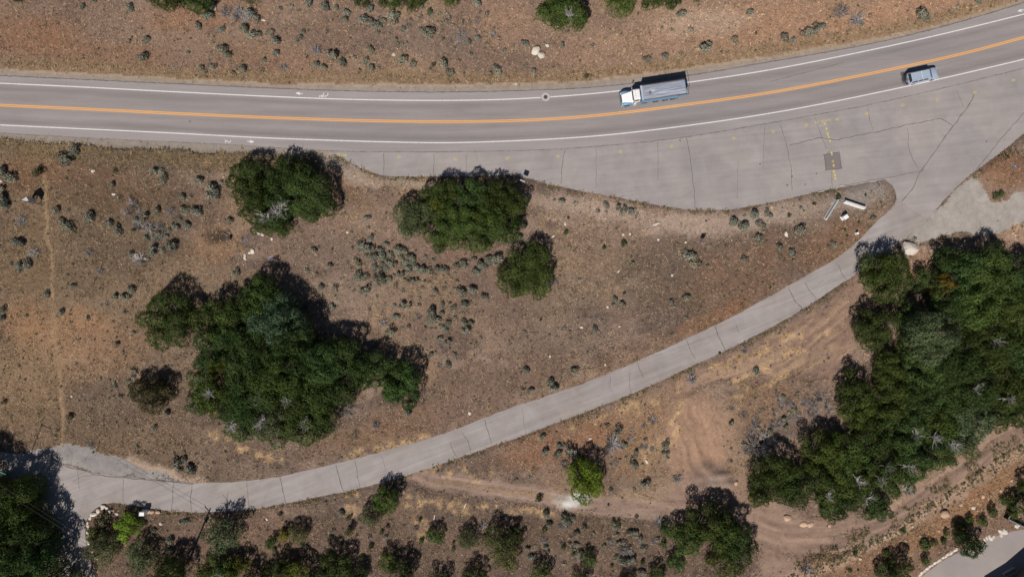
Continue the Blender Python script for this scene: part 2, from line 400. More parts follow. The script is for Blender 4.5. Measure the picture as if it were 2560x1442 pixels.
def blob(px, py, rx, ry, ang, col, k=1.0, soft=0.5, g=None):
    """soft patch of another soil or grass colour (pixels)"""
    global TINT, grass
    c, s = math.cos(R(ang)), math.sin(R(ang)); dx, dy = WX - px, WY - py
    d = np.hypot((dx * c + dy * s) / rx, (-dx * s + dy * c) / ry)
    w = (1 - sm(d, 1 - soft, 1 + soft * 0.4)) * k * (0.65 + 0.7 * (B_ - 0.15)).clip(0, 1)
    TINT = mixn(TINT, lin(*col), w)
    if g is not None: grass = grass * (1 - w) + g * w * free
    return w
def stroke(P, width, col, k=1.0, soft=0.6, g=None, warp=1.0, brk=False):
    global TINT, grass
    d = seg_dist(P, PX + wx * 34 * warp, PY + wy * 34 * warp) / (width / 2)
    w = (1 - sm(d, 1 - soft, 1 + soft)) * k
    if brk: w = w * sm(fbm(GX, GY, .9, 777, 3), .40, .62)
    TINT = mixn(TINT, lin(*col), w)
    if g is not None: grass = grass * (1 - w) + g * w * free
    return w
# broad areas: paler dusty and matted straw patches
L1 = fbm(GX, GY, 16, 141, 4); L2 = fbm(GX + .4 * GY, GY * 2.2, 7, 151, 4)
TINT = mixn(TINT, lin(156, 130, 112), sm(L2, .50, .66) * .75)
TINT = mixn(TINT, lin(166, 136, 104), sm(L1, .56, .72) * .6)
TINT = mixn(TINT, lin(104, 86, 77), (1 - sm(L1, .32, .46)) * .55)
up = 1 - sm(PY, 150, 330); TINT = mixn(TINT, lin(146, 116, 96), up * 0.6)
TINT = mixn(TINT, lin(164, 131, 106), sm(PX, 1200, 2000) * up * 0.75)
TINT = mixn(TINT, lin(112, 90, 66), (1 - sm(PX, 350, 700)) * sm(PY, 380, 480) * 0.5)
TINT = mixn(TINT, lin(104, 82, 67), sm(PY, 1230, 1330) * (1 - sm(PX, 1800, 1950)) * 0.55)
for a in [(60, 90, 160, 60, 0, (150, 105, 72), .7), (240, 130, 220, 40, 5, (148, 104, 72), .6), (480, 40, 200, 40, 0, (156, 106, 72), .6), (330, 20, 120, 50, 0, (140, 118, 102), .5),
          (700, 150, 160, 40, 8, (150, 108, 80), .6), (1060, 110, 180, 60, 5, (122, 103, 94), .6), (980, 160, 200, 30, 0, (158, 126, 98), .5), (1900, 60, 300, 60, -6, (176, 130, 96), .7), (1560, 130, 200, 60, -4, (168, 130, 104), .6), (1260, 60, 90, 70, 0, (170, 130, 102), .6),
          (1760, 60, 140, 40, -5, (186, 160, 138), .6), (2250, 30, 240, 40, -15, (182, 134, 98), .7),
          (200, 460, 260, 70, 4, (118, 86, 58), .6), (60, 420, 120, 60, 0, (128, 92, 62), .6), (260, 600, 220, 150, 0, (108, 88, 64), .5), (60, 650, 90, 120, 0, (116, 92, 60), .5),
          (170, 840, 150, 80, 0, (168, 126, 86), .9), (60, 800, 80, 60, 0, (160, 118, 78), .7), (230, 900, 120, 60, 0, (160, 124, 92), .7), (300, 860, 120, 60, 0, (140, 106, 80), .5), (60, 960, 140, 120, 0, (156, 124, 88), .7), (270, 1010, 150, 60, 0, (116, 96, 82), .6), (100, 1050, 160, 60, 0, (130, 104, 76), .5), (300, 1100, 260, 50, 6, (128, 104, 78), .5),
          (470, 690, 140, 60, 0, (140, 114, 88), .6), (540, 610, 70, 50, 0, (150, 112, 78), .7), (545, 595, 38, 20, 0, (74, 60, 50), .8), (900, 540, 160, 60, 0, (152, 122, 102), .6), (880, 510, 60, 40, 0, (124, 98, 70), .5), (860, 470, 60, 30, 0, (140, 104, 78), .5),
          (760, 620, 160, 60, 0, (142, 116, 100), .5), (1050, 640, 260, 60, 0, (120, 94, 82), .6), (1150, 780, 200, 110, 0, (122, 96, 82), .6), (900, 700, 200, 90, 0, (138, 116, 100), .5), (1400, 800, 200, 130, 0, (116, 97, 86), .6), (1250, 960, 200, 80, -15, (124, 98, 82), .5),
          (1600, 600, 260, 60, 0, (130, 105, 92), .5), (1700, 690, 220, 110, 0, (114, 96, 78), .5), (1850, 690, 160, 80, -20, (134, 98, 72), .6), (2090, 610, 130, 60, -20, (136, 96, 66), .7), (1780, 800, 120, 30, -25, (150, 102, 66), .7), (1600, 880, 160, 40, -22, (130, 98, 74), .5),
          (1000, 1060, 160, 50, -14, (146, 108, 78), .6), (1180, 1010, 120, 60, -18, (130, 102, 88), .5), (880, 1100, 160, 30, -14, (138, 106, 76), .6),
          (1400, 1110, 180, 60, -10, (148, 100, 66), .7), (1590, 1060, 160, 60, -15, (154, 108, 70), .65), (1520, 1180, 200, 60, 0, (122, 98, 84), .5), (1600, 1140, 90, 50, -20, (152, 112, 76), .6),
          (1960, 1080, 130, 120, 0, (128, 103, 92), .6), (2060, 1000, 80, 80, 0, (134, 108, 94), .5), (1900, 1010, 110, 60, -20, (148, 112, 76), .6), (2500, 430, 70, 60, 0, (146, 104, 74), .9),
          (2380, 640, 120, 40, 0, (164, 136, 114), .7), (2290, 665, 50, 40, 0, (170, 126, 98), .6), (2540, 590, 60, 40, 0, (186, 148, 118), .6),
          (2330, 1300, 200, 60, -30, (152, 108, 68), .95), (2460, 1210, 180, 60, -32, (156, 112, 72), .95), (2180, 1400, 150, 50, -25, (144, 106, 76), .9), (2480, 1310, 70, 40, -30, (132, 100, 82), .7), (2330, 1390, 90, 30, -30, (126, 92, 74), .7), (2050, 1420, 140, 40, -10, (150, 112, 84), .7),
          (470, 1370, 60, 40, 0, (128, 98, 88), .9), (640, 1330, 140, 50, 0, (130, 98, 80), .5), (1000, 1330, 200, 40, 0, (124, 100, 86), .5), (1500, 1330, 260, 50, 0, (106, 84, 68), .6)]:
    blob(*a)
# pale bare strip under the pull-out, roadside soil, gravel and graded dirt
for a in [(1480, 520, 200, 30, 9, (176, 150, 132)), (1750, 560, 200, 34, -2, (178, 152, 134)), (1960, 530, 150, 40, -10, (172, 150, 134)), (2150, 490, 90, 40, -10, (150, 138, 130)), (900, 440, 60, 26, 20, (166, 144, 126)), (1010, 458, 120, 14, 0, (168, 146, 126))]:
    w = blob(*a, 0.9, 0.6, 0.15)
w = (PY > grass_top(PX) - 3 + wy * 12) & (PY < edge_top(PX) + 4)
TINT = mixn(TINT, lin(150, 138, 128), w * 0.92); grass = np.where(w, 0.02, grass); gravm = np.maximum(gravm, w)
w = (PY < grass_bot(PX) + wy * 14) & (PY > edge_bot(PX) - 4) & (PX < 850)
TINT = mixn(TINT, lin(150, 139, 130), w * 0.92); grass = np.where(w, 0.02, grass); gravm = np.maximum(gravm, w)
w = ((PY < edge_bot(PX) + 44) & (PY > edge_bot(PX) - 4) & (PX > 790) & (PX < 900)) * 0.8; TINT = mixn(TINT, lin(152, 139, 128), w)
band = (1 - sm(np.abs(PY - grass_top(PX) + 16), 6, 26)); TINT = mixn(TINT, lin(150, 122, 86), band * 0.6)
band2 = (1 - sm(np.abs(PY - grass_bot(PX) - 20), 8, 40)) * (1 - sm(PX, 780, 840)); TINT = mixn(TINT, lin(112, 96, 62), band2 * 0.6)
LOT = [(2262, 598), (2319, 547), (2386, 472), (2432, 440), (2440, 470), (2476, 497), (2512, 498), (2560, 484), (2720, 470), (2720, 545), (2560, 556), (2486, 593), (2386, 586), (2300, 606)]
w = inside(LOT, WX, WY) & ~paved; TINT = np.where(w[..., None], lin(160, 152, 145) * (0.84 + 0.32 * C_)[..., None], TINT); grass = np.where(w, 0, grass); lotm = w.copy()
FLARE = [(60, 1126), (110, 1118), (200, 1110), (300, 1145), (400, 1172), (480, 1200), (490, 1212), (320, 1196), (160, 1165), (60, 1150)]
w2 = inside(FLARE, WX, WY) & ~paved; TINT = np.where(w2[..., None], lin(140, 134, 133) * (0.84 + 0.32 * C_)[..., None], TINT); grass = np.where(w2, 0.05, grass); lotm |= w2
stroke([(330, 1150), (420, 1182), (520, 1206)], 18, (170, 144, 122), .9, g=0.1)
DIRT_A = [(2150, 690), (2190, 740), (2150, 800), (2140, 870), (2110, 920), (2080, 960), (1990, 940), (1900, 960), (1810, 960), (1720, 975), (1690, 960), (1790, 905), (1900, 850), (1990, 800), (2060, 755)]
w = blur(inside(DIRT_A, WX, WY).astype(float), 3); TINT = mixn(TINT, lin(142, 112, 95), w * 0.9); grass *= (1 - 0.85 * w); dirtm = np.maximum(dirtm, w)
for P, wd in [([(2090, 760), (1980, 830), (1880, 890)], 10), ([(2120, 790), (2010, 870), (1860, 930)], 12), ([(2100, 860), (2000, 910), (1900, 940)], 14), ([(2060, 900), (1960, 930), (1830, 950)], 10), ([(2020, 800), (1960, 850), (1850, 900)], 8)]:
    stroke(P, wd * 1.8, (168, 136, 100), .6, .9, .35, 1.6, True)
TRACK = [(1030, 1185), (1090, 1205), (1200, 1222), (1330, 1240), (1450, 1262), (1600, 1275), (1750, 1290), (1860, 1310), (1960, 1345), (2080, 1345), (2200, 1318), (2300, 1262), (2400, 1190), (2480, 1130), (2560, 1082), (2700, 1010)]
w = stroke(TRACK[:8], 50, (144, 118, 102), .9, .35, 0.04, .5); dirtm = np.maximum(dirtm, w)
w = stroke(TRACK[7:], 80, (150, 121, 103), .95, .3, 0.0, .5); dirtm = np.maximum(dirtm, w)
w = stroke([(1900, 1300), (1960, 1360), (1950, 1440)], 130, (150, 121, 103), .9, .4, 0.0, .8); dirtm = np.maximum(dirtm, w)
for dy in (-14, 10): stroke([(x, y + dy) for x, y in TRACK[:7]], 9, (150, 124, 110), .8, .6, 0, .4)
stroke([(x, y - 2) for x, y in TRACK[1:5]], 7, (160, 130, 88), .7, .8, .5, .8)
for dy, cc in ((-24, (120, 95, 82)), (-10, (154, 126, 108)), (8, (124, 98, 86)), (22, (152, 124, 106))): stroke([(x, y + dy) for x, y in TRACK[9:]], 8, cc, .6, .8, warp=.4)
stroke([(1690, 960), (1700, 1040), (1720, 1120), (1780, 1190), (1800, 1240)], 90, (150, 118, 96), .9, .5, 0.05)
w = blob(1745, 1105, 100, 120, 0, (160, 124, 98), 1.1, .5, 0.03); dirtm = np.maximum(dirtm, w)
w = blob(1750, 1240, 130, 60, 0, (146, 117, 101), 1.0, .5, 0.02); dirtm = np.maximum(dirtm, w)
w = blob(1770, 1190, 60, 40, 0, (124, 104, 94), .7, .5, 0.0)
w = blob(1795, 1205, 34, 20, 20, (146, 125, 112), .7, .5, 0.0)
for P in [[(1400, 1085), (1500, 1050), (1620, 1010)], [(1560, 1010), (1600, 1030), (1680, 1000)], [(1750, 930), (1850, 905), (1990, 830)], [(1820, 960), (1930, 905), (2060, 840)], [(1600, 1160), (1640, 1120), (1690, 1100)], [(1820, 1000), (1900, 960), (1980, 940)], [(1700, 1000), (1680, 1080), (1690, 1150)], [(1050, 1150), (1150, 1172), (1250, 1190)], [(1040, 1165), (1120, 1185), (1200, 1190)], [(1040, 1240), (1060, 1290), (1065, 1340)], [(880, 1230), (895, 1280)], [(865, 1240), (880, 1300)], [(1010, 1240), (1030, 1300), (1050, 1350)], [(1060, 1240), (1120, 1262), (1250, 1275), (1400, 1290)], [(600, 1120), (560, 1100), (500, 1095)], [(640, 1140), (700, 1130), (560, 1120)], [(880, 1138), (980, 1108), (1060, 1085)], [(1700, 960), (1690, 1040)], [(1560, 1000), (1640, 1025)]]:
    stroke(P, 18, (186, 150, 102), .95, .9, .9, 1.6, True)
trail = stroke([(112, 440), (120, 520), (123, 600), (132, 680), (135, 760), (137, 840), (146, 900), (152, 960), (160, 1030), (158, 1110)], 9, (160, 130, 94), .85, .6, 0.05, .45)
BANK = [(1960, 1440), (2060, 1400), (2150, 1350), (2230, 1310), (2300, 1265), (2380, 1215), (2470, 1150), (2560, 1100)]
stroke([(x + 10, y + 18) for x, y in BANK], 30, (172, 138, 112), .9, .5, 0.2)
spill = blob(1425, 1253, 50, 24, 10, (182, 174, 166), .8, .7, 0.0)
spill2 = fbm(GX, GY, .9, 611, 3); spill = np.maximum(spill, blob(1440, 1250, 32, 19, 0, (200, 198, 194), 1.1, .5, 0.0)).clip(0, 1)
stroke(list(zip(np.linspace(0, 2560, 50), edge_top(np.linspace(0, 2560, 50)))), 2, (130, 118, 110), .5)
TINT *= (0.86 + 0.28 * fbm(GX, GY, 0.7, 201, 2))[..., None]
# streaks left by wheels and blades, along the track and across the graded corner
def along(P):
    D = np.full(PX.shape, 1e9); S = np.zeros(PX.shape); SG = np.zeros(PX.shape); acc = 0
    for (x0, y0), (x1, y1) in zip(P[:-1], P[1:]):
        dx, dy = x1 - x0, y1 - y0; L = math.hypot(dx, dy); t = np.clip(((PX - x0) * dx + (PY - y0) * dy) / L ** 2, 0, 1)
        d = np.hypot(PX - x0 - t * dx, PY - y0 - t * dy); k = d < D; D = np.where(k, d, D); S = np.where(k, acc + t * L, S); SG = np.where(k, ((PX - x0) * dy - (PY - y0) * dx) / L, SG); acc += L
    return S / K, SG / K
S_, T_ = along(smooth(resample(TRACK, 12), 6)); ST = fbm(S_ * .07, T_ + .25 * wx, .55, 911, 3, .7)
S2_, T2_ = along([(2180, 700), (2090, 800), (1960, 900), (1700, 990)]); ST2 = fbm(S2_ * .10, T2_ + .8 * wy, .9, 931, 4, .7)
S3_, T3_ = along([(1700, 940), (1705, 1040), (1740, 1130), (1790, 1230)]); ST3 = fbm(S3_ * .10, T3_ + .8 * wy, .7, 951, 4, .7)
tw = (1 - sm(np.abs(T_), 2.2, 4.2)) * dirtm.clip(0, 1); w2_ = blur(inside(DIRT_A, WX, WY).astype(float), 4); w3_ = (1 - sm(np.hypot((PX - 1745) / 90, (PY - 1120) / 150), .6, 1.1))
TINT *= (1 + .8 * (ST - .5) * tw + 1.1 * (ST2 - .5) * w2_ + 1.0 * (ST3 - .5) * w3_)[..., None]
straw = w2_ * sm(ST2, .52, .66) * .7; TINT = mixn(TINT, lin(170, 138, 102), straw * .6); grass = np.maximum(grass, straw * .5 * free)
COARSE = 1 - .62 * np.clip(np.maximum(np.maximum(dirtm, gravm * 1.0), lotm * 1.0), 0, 1)
lum = (TINT @ np.array((.3, .55, .15)))[..., None]; TINT = (lum + (TINT - lum) * .80) * np.array((.98, .955, .915))

# relief: gentle undulation, heaped dirt, wheel ruts; flat and just lower than the asphalt where paved
Z = free * (0.30 * A_ + 0.10 * C_ + 0.5 * (D_ - 0.3).clip(0, 1)) * (1 - 0.75 * dirtm.clip(0, 1)) * (1 - 0.8 * gravm)
for (px, py, rx, ry, h) in [(1765, 1168, 1.6, .9, .55), (1748, 1190, .9, .8, .45), (1790, 1185, 1.8, .8, .6), (1812, 1180, 1.0, .6, .5), (1800, 1205, 2.0, 1.1, .55), (1775, 1205, 1.3, .7, .4), (1760, 1215, 1.6, .6, .35), (1822, 1205, .9, .9, .45), (1750, 1250, 2.6, 1.2, 0.35), (1960, 1400, 4, 1.4, 0.4), (1425, 1253, 2.6, 1.4, 0.18), (2510, 420, 4.5, 4.5, 0.7), (540, 605, 2.5, 2.0, 0.5)]:
    x, y = G(px, py); Z += h * np.exp(-(((GX - x + wx) / rx) ** 2 + ((GY - y + wy) / ry) ** 2) * 1.3) * free
for dy, dep in ((-20, .07), (-4, -.05), (12, .07), (26, -.06)):
    d = seg_dist([(x, y + dy) for x, y in TRACK[8:]], PX, PY); Z -= dep * np.exp(-(d / 5) ** 2) * free
for dy in (-13, 9):
    d = seg_dist([(x, y + dy) for x, y in TRACK[:8]], PX, PY); Z -= .08 * np.exp(-(d / 5) ** 2) * free
Z += 0.10 * dirtm * (fbm(GX * 0.7 + GY * 0.9, (GY - GX) * 0.25, 1.1, 301, 3) - 0.5) * free
d = seg_dist(BANK, PX, PY); Z += 0.45 * np.exp(-((d - 10) / 14) ** 2) * free
Z += free * (.30 * (ST - .5) * tw + .5 * (ST2 - .5) * w2_ + .42 * (ST3 - .5) * w3_)
Z = Z - 0.06
Z[np.hypot(GX, GY) > 160] = -0.06
def gz(x, y):
    i = min(max(np.searchsorted(gx, x) - 1, 0), len(gx) - 2); j = min(max(np.searchsorted(gy, y) - 1, 0), len(gy) - 2)
    u = (x - gx[i]) / (gx[i + 1] - gx[i]); v = (y - gy[j]) / (gy[j + 1] - gy[j])
    return float((Z[j, i] * (1 - u) + Z[j, i + 1] * u) * (1 - v) + (Z[j + 1, i] * (1 - u) + Z[j + 1, i + 1] * u) * v)
def gsample(A, x, y):
    i = np.clip(np.searchsorted(gx, x) - 1, 0, len(gx) - 2); j = np.clip(np.searchsorted(gy, y) - 1, 0, len(gy) - 2)
    return A[j, i]

ny, nx = GX.shape; idx = np.arange(ny * nx).reshape(ny, nx)
FQ = np.stack([idx[:-1, :-1], idx[:-1, 1:], idx[1:, 1:], idx[1:, :-1]], -1).reshape(-1, 4)
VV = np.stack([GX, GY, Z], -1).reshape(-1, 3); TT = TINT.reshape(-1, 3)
cm = lambda A: A[:-1, :-1].ravel()
reg = np.zeros(len(FQ), int)
reg[cm(trail) > .25] = 1; reg[cm(dirtm) > .5] = 2; reg[cm(gravm) > .5] = 3; reg[cm(lotm)] = 4; reg[cm(spill) > .3] = 5
for k, nm, lb in [(0, 'ground', 'dry brown grassland soil around the roads'), (1, 'footpath', 'narrow pale foot trail running down the left side field'), (2, 'dirt_track', 'bare graded brown dirt track looping under the oaks'),
                  (3, 'gravel_shoulder', 'grey gravel shoulders along both sides of the highway'), (4, 'gravel_lot', 'pale grey gravel turnout beside the side road'), (5, 'powder_spill', 'white powder spilled on the dirt track by the bright green tree')]:
    f = FQ[reg == k]; u, inv = np.unique(f, return_inverse=True)
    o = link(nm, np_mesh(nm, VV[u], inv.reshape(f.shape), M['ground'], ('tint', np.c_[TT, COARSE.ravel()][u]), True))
    tag(o, lb, None, None, 'structure' if k < 5 else 'stuff')

# ---- dry grass, weeds and grit: real blades and stones nobody could count
def scatter(n, dens, seed):
    r = np.random.default_rng(seed); x = r.uniform(-96, 96, n); y = r.uniform(-57, 57, n)
    k = r.random(n) < gsample(dens, x, y) * (gsample(paved.astype(float), x, y) < .5)
    return x[k], y[k], r
def blades(name, x, y, r, per, length, width, col, lean=(0.25, 0.9), label=None, cat='grass'):
    n = len(x) * per; X = np.repeat(x, per) + r.normal(0, .09, n); Y = np.repeat(y, per) + r.normal(0, .09, n)
    zz = gsample(Z, X, Y) - .02; a = r.uniform(0, 2 * np.pi, n); L = r.uniform(*length, n); el = r.uniform(*lean, n)
    dx, dy, dz = np.cos(a) * np.cos(el) * L, np.sin(a) * np.cos(el) * L, np.sin(el) * L; W = r.uniform(*width, n) / 2
    px_, py_ = -np.sin(a) * W, np.cos(a) * W
    V = np.empty((n, 3, 3), np.float32); V[:, 0] = np.c_[X + px_, Y + py_, zz]; V[:, 1] = np.c_[X - px_, Y - py_, zz]; V[:, 2] = np.c_[X + dx, Y + dy, zz + dz]
    C = np.repeat(np.repeat(col, per, 0)[:, None], 3, 1); C[:, 2] *= 1.15
    o = link(name, np_mesh(name, V.reshape(-1, 3), np.arange(n * 3).reshape(-1, 3), M['tuft'], ('tint', C.reshape(-1, 3))))
    return tag(o, label, cat, None, 'stuff')
patchy = sm(fbm(GX, GY, 2.2, 401, 4), 0.35, 0.65)
x, y, r = scatter(420000, grass * (0.22 + 0.78 * patchy), 5)
base = gsample(TINT, x, y); t = r.random((len(x), 1)); c = base * (0.75 + 0.75 * t); s = r.random(len(x))
c[s < .22] = lin(192, 166, 134) * (0.65 + 0.5 * t[s < .22]); c[(s > .22) & (s < .28)] = lin(128, 88, 62) * (0.7 + .6 * t[(s > .22) & (s < .28)])
c[(s > .28) & (s < .36)] = lin(84, 78, 62) * (0.6 + .6 * t[(s > .28) & (s < .36)])
blades('dry_grass', x, y, r, 3, (.16, .42), (.05, .10), c, label='short dry tan grass covering the open ground')
x, y, r = scatter(44000, grass * (.15 + .85 * sm(fbm(GX, GY, 3.2, 471, 4), .42, .62)), 15)
c = np.where(r.random((len(x), 1)) < .62, lin(186, 160, 128), lin(118, 100, 82)) * gsample(TINT, x, y).mean(1)[:, None] / .16 * r.uniform(.6, 1.05, (len(x), 1))
blades('grass_tussocks', x, y, r, 9, (.22, .5), (.05, .09), c, (.4, 1.2), label='pale dry bunch grass tussocks over the open ground')
x, y, r = scatter(90000, np.clip(band * (PY < 250) * .8 + band2 * .8, 0, 1) * free, 6)
c = np.where(r.random((len(x), 1)) < .6, lin(168, 138, 92), lin(104, 92, 56)) * r.uniform(.7, 1.2, (len(x), 1))
blades('verge_grass', x, y, r, 4, (.25, .55), (.05, .09), c, (.35, 1.1), label='longer straw coloured grass along the highway verges')
weed = grass * sm(fbm(GX, GY, 1.6, 441, 3), 0.52, 0.66) * np.clip(0.25 + .5 * (1 - sm(PX, 300, 800)) * sm(PY, 380, 480) + .55 * sm(PX, 1350, 1600) * sm(PY, 520, 600) * (1 - sm(PY, 1000, 1100)) + .4 * sm(PY, 1250, 1330), 0, 1)
x, y, r = scatter(90000, weed, 8)
c = lin(86, 88, 54) * r.uniform(.55, 1.25, (len(x), 1)); blades('green_weeds', x, y, r, 5, (.10, .26), (.07, .13), c, (.3, 1.2), 'low olive green weeds dotted through the dry grass', 'weeds')
# weeds creeping along the edges of the lane, the pull-out and the track bank
ex, ey = [], []
for P, n, sd in [(LANE_UP[2:24], 1100, 5), (LANE_DOWN[4:26], 1300, 6), (PULL_LOW, 900, 5), (BANK, 1500, 16), (LANE_RIGHT[1:6], 300, 8)]:
    Q = resample(P, 2); k = rng.integers(0, len(Q), n); off = np.abs(rng.normal(0, sd, n)) + 2
    tq = np.gradient(Q, axis=0)[k]; tq /= np.hypot(*tq.T)[:, None]; sgn = -1 if P[0] in LANE_UP else 1
    nrm = np.c_[-tq[:, 1], tq[:, 0]]; q1 = Q[k] + nrm * off[:, None]; q2 = Q[k] - nrm * off[:, None]
    for q in (q1, q2):
        X, Y = (q[:, 0] - 1280) / K, (721 - q[:, 1]) / K; ok = (gsample(paved.astype(float), X, Y) < .5) & (vnoise(X, Y, 1.5, 77) > .45)
        ex += list(X[ok]); ey += list(Y[ok])
ex, ey = np.array(ex), np.array(ey); c = np.where(rng.random((len(ex), 1)) < .55, lin(88, 92, 60), lin(150, 122, 84)) * rng.uniform(.6, 1.2, (len(ex), 1))
blades('edge_weeds', ex, ey, rng, 6, (.12, .34), (.07, .13), c, (.3, 1.2), 'weeds and straw creeping along the pavement edges', 'weeds')
# pebbles
pd = free * (0.05 + .5 * np.exp(-((PX - 1600) / 160) ** 2 - ((PY - 580) / 30) ** 2) + .6 * np.exp(-((PX - 1780) / 100) ** 2 - ((PY - 60) / 40) ** 2) + .3 * up * sm(PX, 500, 1500) * .4 + .9 * sm(PX + PY * 1.5, 4150, 4300) * (PY < 1400) + .4 * np.exp(-((PX - 2390) / 100) ** 2 - ((PY - 640) / 30) ** 2) + .15 * lotm)
x, y, r = scatter(30000, pd.clip(0, 1), 9)
oct_v = np.array([(1, 0, 0), (0, 1, 0), (-1, 0, 0), (0, -1, 0), (0, 0, .7), (0, 0, -.4)]); oct_f = np.array([(0, 1, 4), (1, 2, 4), (2, 3, 4), (3, 0, 4), (1, 0, 5), (2, 1, 5), (3, 2, 5), (0, 3, 5)])
n = len(x); S = .05 + .13 * r.random(n) ** 3; a = r.uniform(0, 6.28, n); V = np.repeat(oct_v[None], n, 0) * (S[:, None, None] * r.uniform(.6, 1.3, (n, 6, 1)))
ca, sa = np.cos(a)[:, None], np.sin(a)[:, None]; V = np.stack([V[..., 0] * ca - V[..., 1] * sa, V[..., 0] * sa + V[..., 1] * ca, V[..., 2]], -1)
V += np.c_[x, y, gsample(Z, x, y) + .01][:, None]; F = (oct_f[None] + (np.arange(n) * 6)[:, None, None]).reshape(-1, 3)
c = np.where(r.random((n, 1)) < .6, lin(204, 190, 172), lin(170, 142, 118)) * r.uniform(.7, 1.1, (n, 1))
tag(link('pebbles', np_mesh('pebbles', V.reshape(-1, 3), F, M['tuft'], ('tint', np.repeat(c, 6, 0)))), 'pale loose stones strewn over the dry ground', 'pebbles', None, 'stuff')

# ---- roads
def sheet(name, poly_px, z, mat, parent=None):
    mb = MB(); mb.v = [(*G(*p), z) for p in poly_px]; mb.f = [tuple(range(len(poly_px)))]
    me = bpy.data.meshes.new(name); me.from_pydata(mb.v, [], mb.f); me.update()
    bm = bmesh.new(); bm.from_mesh(me); bmesh.ops.triangulate(bm, faces=bm.faces)
    for f in bm.faces:
        if f.normal.z < 0: f.normal_flip()
    bm.to_mesh(me); bm.free(); me.materials.append(mat)
    return link(name, me, parent)
def ribbon(name, P, width_m, z, mat, parent=None, rag=0.0):
    P = np.array(P, float); Q = np.c_[(P[:, 0] - 1280) / K, (721 - P[:, 1]) / K]
    t = np.gradient(Q, axis=0); t /= np.hypot(*t.T)[:, None] + 1e-9; n = np.c_[-t[:, 1], t[:, 0]]
    w = np.full(len(Q), width_m / 2) if np.isscalar(width_m) else np.asarray(width_m) / 2
    w = w * (1 + rng.uniform(-rag, rag, len(Q)))
    V = np.empty((len(Q), 2, 3)); V[:, 0, :2] = Q + n * w[:, None]; V[:, 1, :2] = Q - n * w[:, None]; V[..., 2] = z
    i = np.arange(len(Q) - 1) * 2; F = np.stack([i, i + 1, i + 3, i + 2], -1)
    return link(name, np_mesh(name, V.reshape(-1, 3), F, mat), parent)
hx = np.arange(-900, 3500, 10.0)
rows = [(edge_top(hx), -1.0)] + [(line_top(hx) + (line_bot(hx) - line_top(hx)) * f, f) for f in np.linspace(0, 1, 11)] + [(edge_bot(hx), 2.0)]
HWZ, PULZ, LNZ = 0.022, 0.010, 0.016
V = np.stack([np.stack([(hx - 1280) / K, (721 - yy) / K, np.full_like(hx, HWZ)], -1) for yy, _ in rows], 0)
nr, nc = V.shape[:2]; idx = np.arange(nr * nc).reshape(nr, nc)
F = np.stack([idx[1:, :-1], idx[1:, 1:], idx[:-1, 1:], idx[:-1, :-1]], -1).reshape(-1, 4)
me = np_mesh('highway', V.reshape(-1, 3), F, M['highway']); uv = me.uv_layers.new(name='lane')
lat = np.repeat([l for _, l in rows], nc); uu = V.reshape(-1, 3)[:, 0]
uv.data.foreach_set('uv', np.c_[uu[F.ravel()], lat[F.ravel()]].astype(np.float32).ravel())
highway = tag(link('highway', me), 'two lane grey asphalt highway curving across the top', None, None, 'structure')
hxs = hx[(hx > -900) & (hx < 3400)]
for fn, w, mt, nm in [(line_top, .17, 'white_paint', 'edge_line'), (line_bot, .17, 'white_paint', 'edge_line'), (lambda q: line_mid(q) - 2.0, .165, 'orange_paint', 'centre_line'), (lambda q: line_mid(q) + 2.0, .165, 'orange_paint', 'centre_line')]:
    if fn is line_top:
        for a, b in ((-900, 1352), (1376, 3400)):
            q = np.r_[np.arange(a, b, 10.0), b]; ribbon(nm, np.c_[q, fn(q)], w, HWZ + .005, M[mt], highway)
    else: ribbon(nm, np.c_[hxs, fn(hxs)], w, HWZ + .005, M[mt], highway)
for fn in (edge_top, edge_bot):
    q = np.arange(-900, 3400, 6.0); ribbon('pavement_joint', np.c_[q, fn(q) + rng.normal(0, .5, len(q)).cumsum() * 0 + rng.normal(0, .35, len(q))], .11, HWZ + .004, M['seam'], highway, .6)
q = np.arange(1925, 2115, 8.0); ribbon('pavement_joint', np.c_[q, 206 - (q - 1920) * .26], .10, HWZ + .004, M['seam'], highway, .4)
PL = [(x, edge_bot(x) - 6) for x in np.linspace(2700, 836, 90)] + [tuple(p) for p in ragged(PULL_LOW, .9)] + [tuple(p) for p in ragged(JUNCTION, 1.2)][1:] + [(2220, 600), (2262, 598)] + [tuple(p) for p in ragged(LANE_RIGHT[::-1], 1.2)]
pull = tag(sheet('pullout', PL, PULZ, M['pullout']), 'wide grey asphalt pull-out below the highway with fine cracks', None, None, 'structure')
LU, LD = ragged(LANE_UP, .9, 8), ragged(LANE_DOWN, .9, 8)
lane = tag(sheet('side_road', [tuple(p) for p in LU] + [(-220, 1520)] + [tuple(p) for p in LD[::-1]], LNZ, M['lane']), 'pale narrow asphalt side road running diagonally across the field', None, None, 'structure')
drive = tag(sheet('driveway', [tuple(p) for p in ragged(DRIVE[:8], .8)] + DRIVE[8:], PULZ, M['drive']), 'grey driveway in the lower right corner', None, None, 'structure')
def crack(P, z, parent, w=.07, name='crack'):
    Q = resample(P, 5)
    if len(Q) < 4: Q = np.array([Q[0] + (Q[-1] - Q[0]) * t for t in (0, .34, .67, 1)])
    t = np.gradient(Q, axis=0); t /= np.hypot(*t.T)[:, None] + 1e-9
    r = np.convolve(rng.normal(0, 1.2, len(Q)), [.3, .4, .3], 'same'); r[0] = r[-1] = 0
    Q = Q + np.c_[-t[:, 1], t[:, 0]] * r[:, None]
    return ribbon(name, Q, w * np.r_[.5, rng.uniform(.6, 1.3, len(Q) - 2), .5] if len(Q) > 2 else w, z + .004, M['crack'], parent)
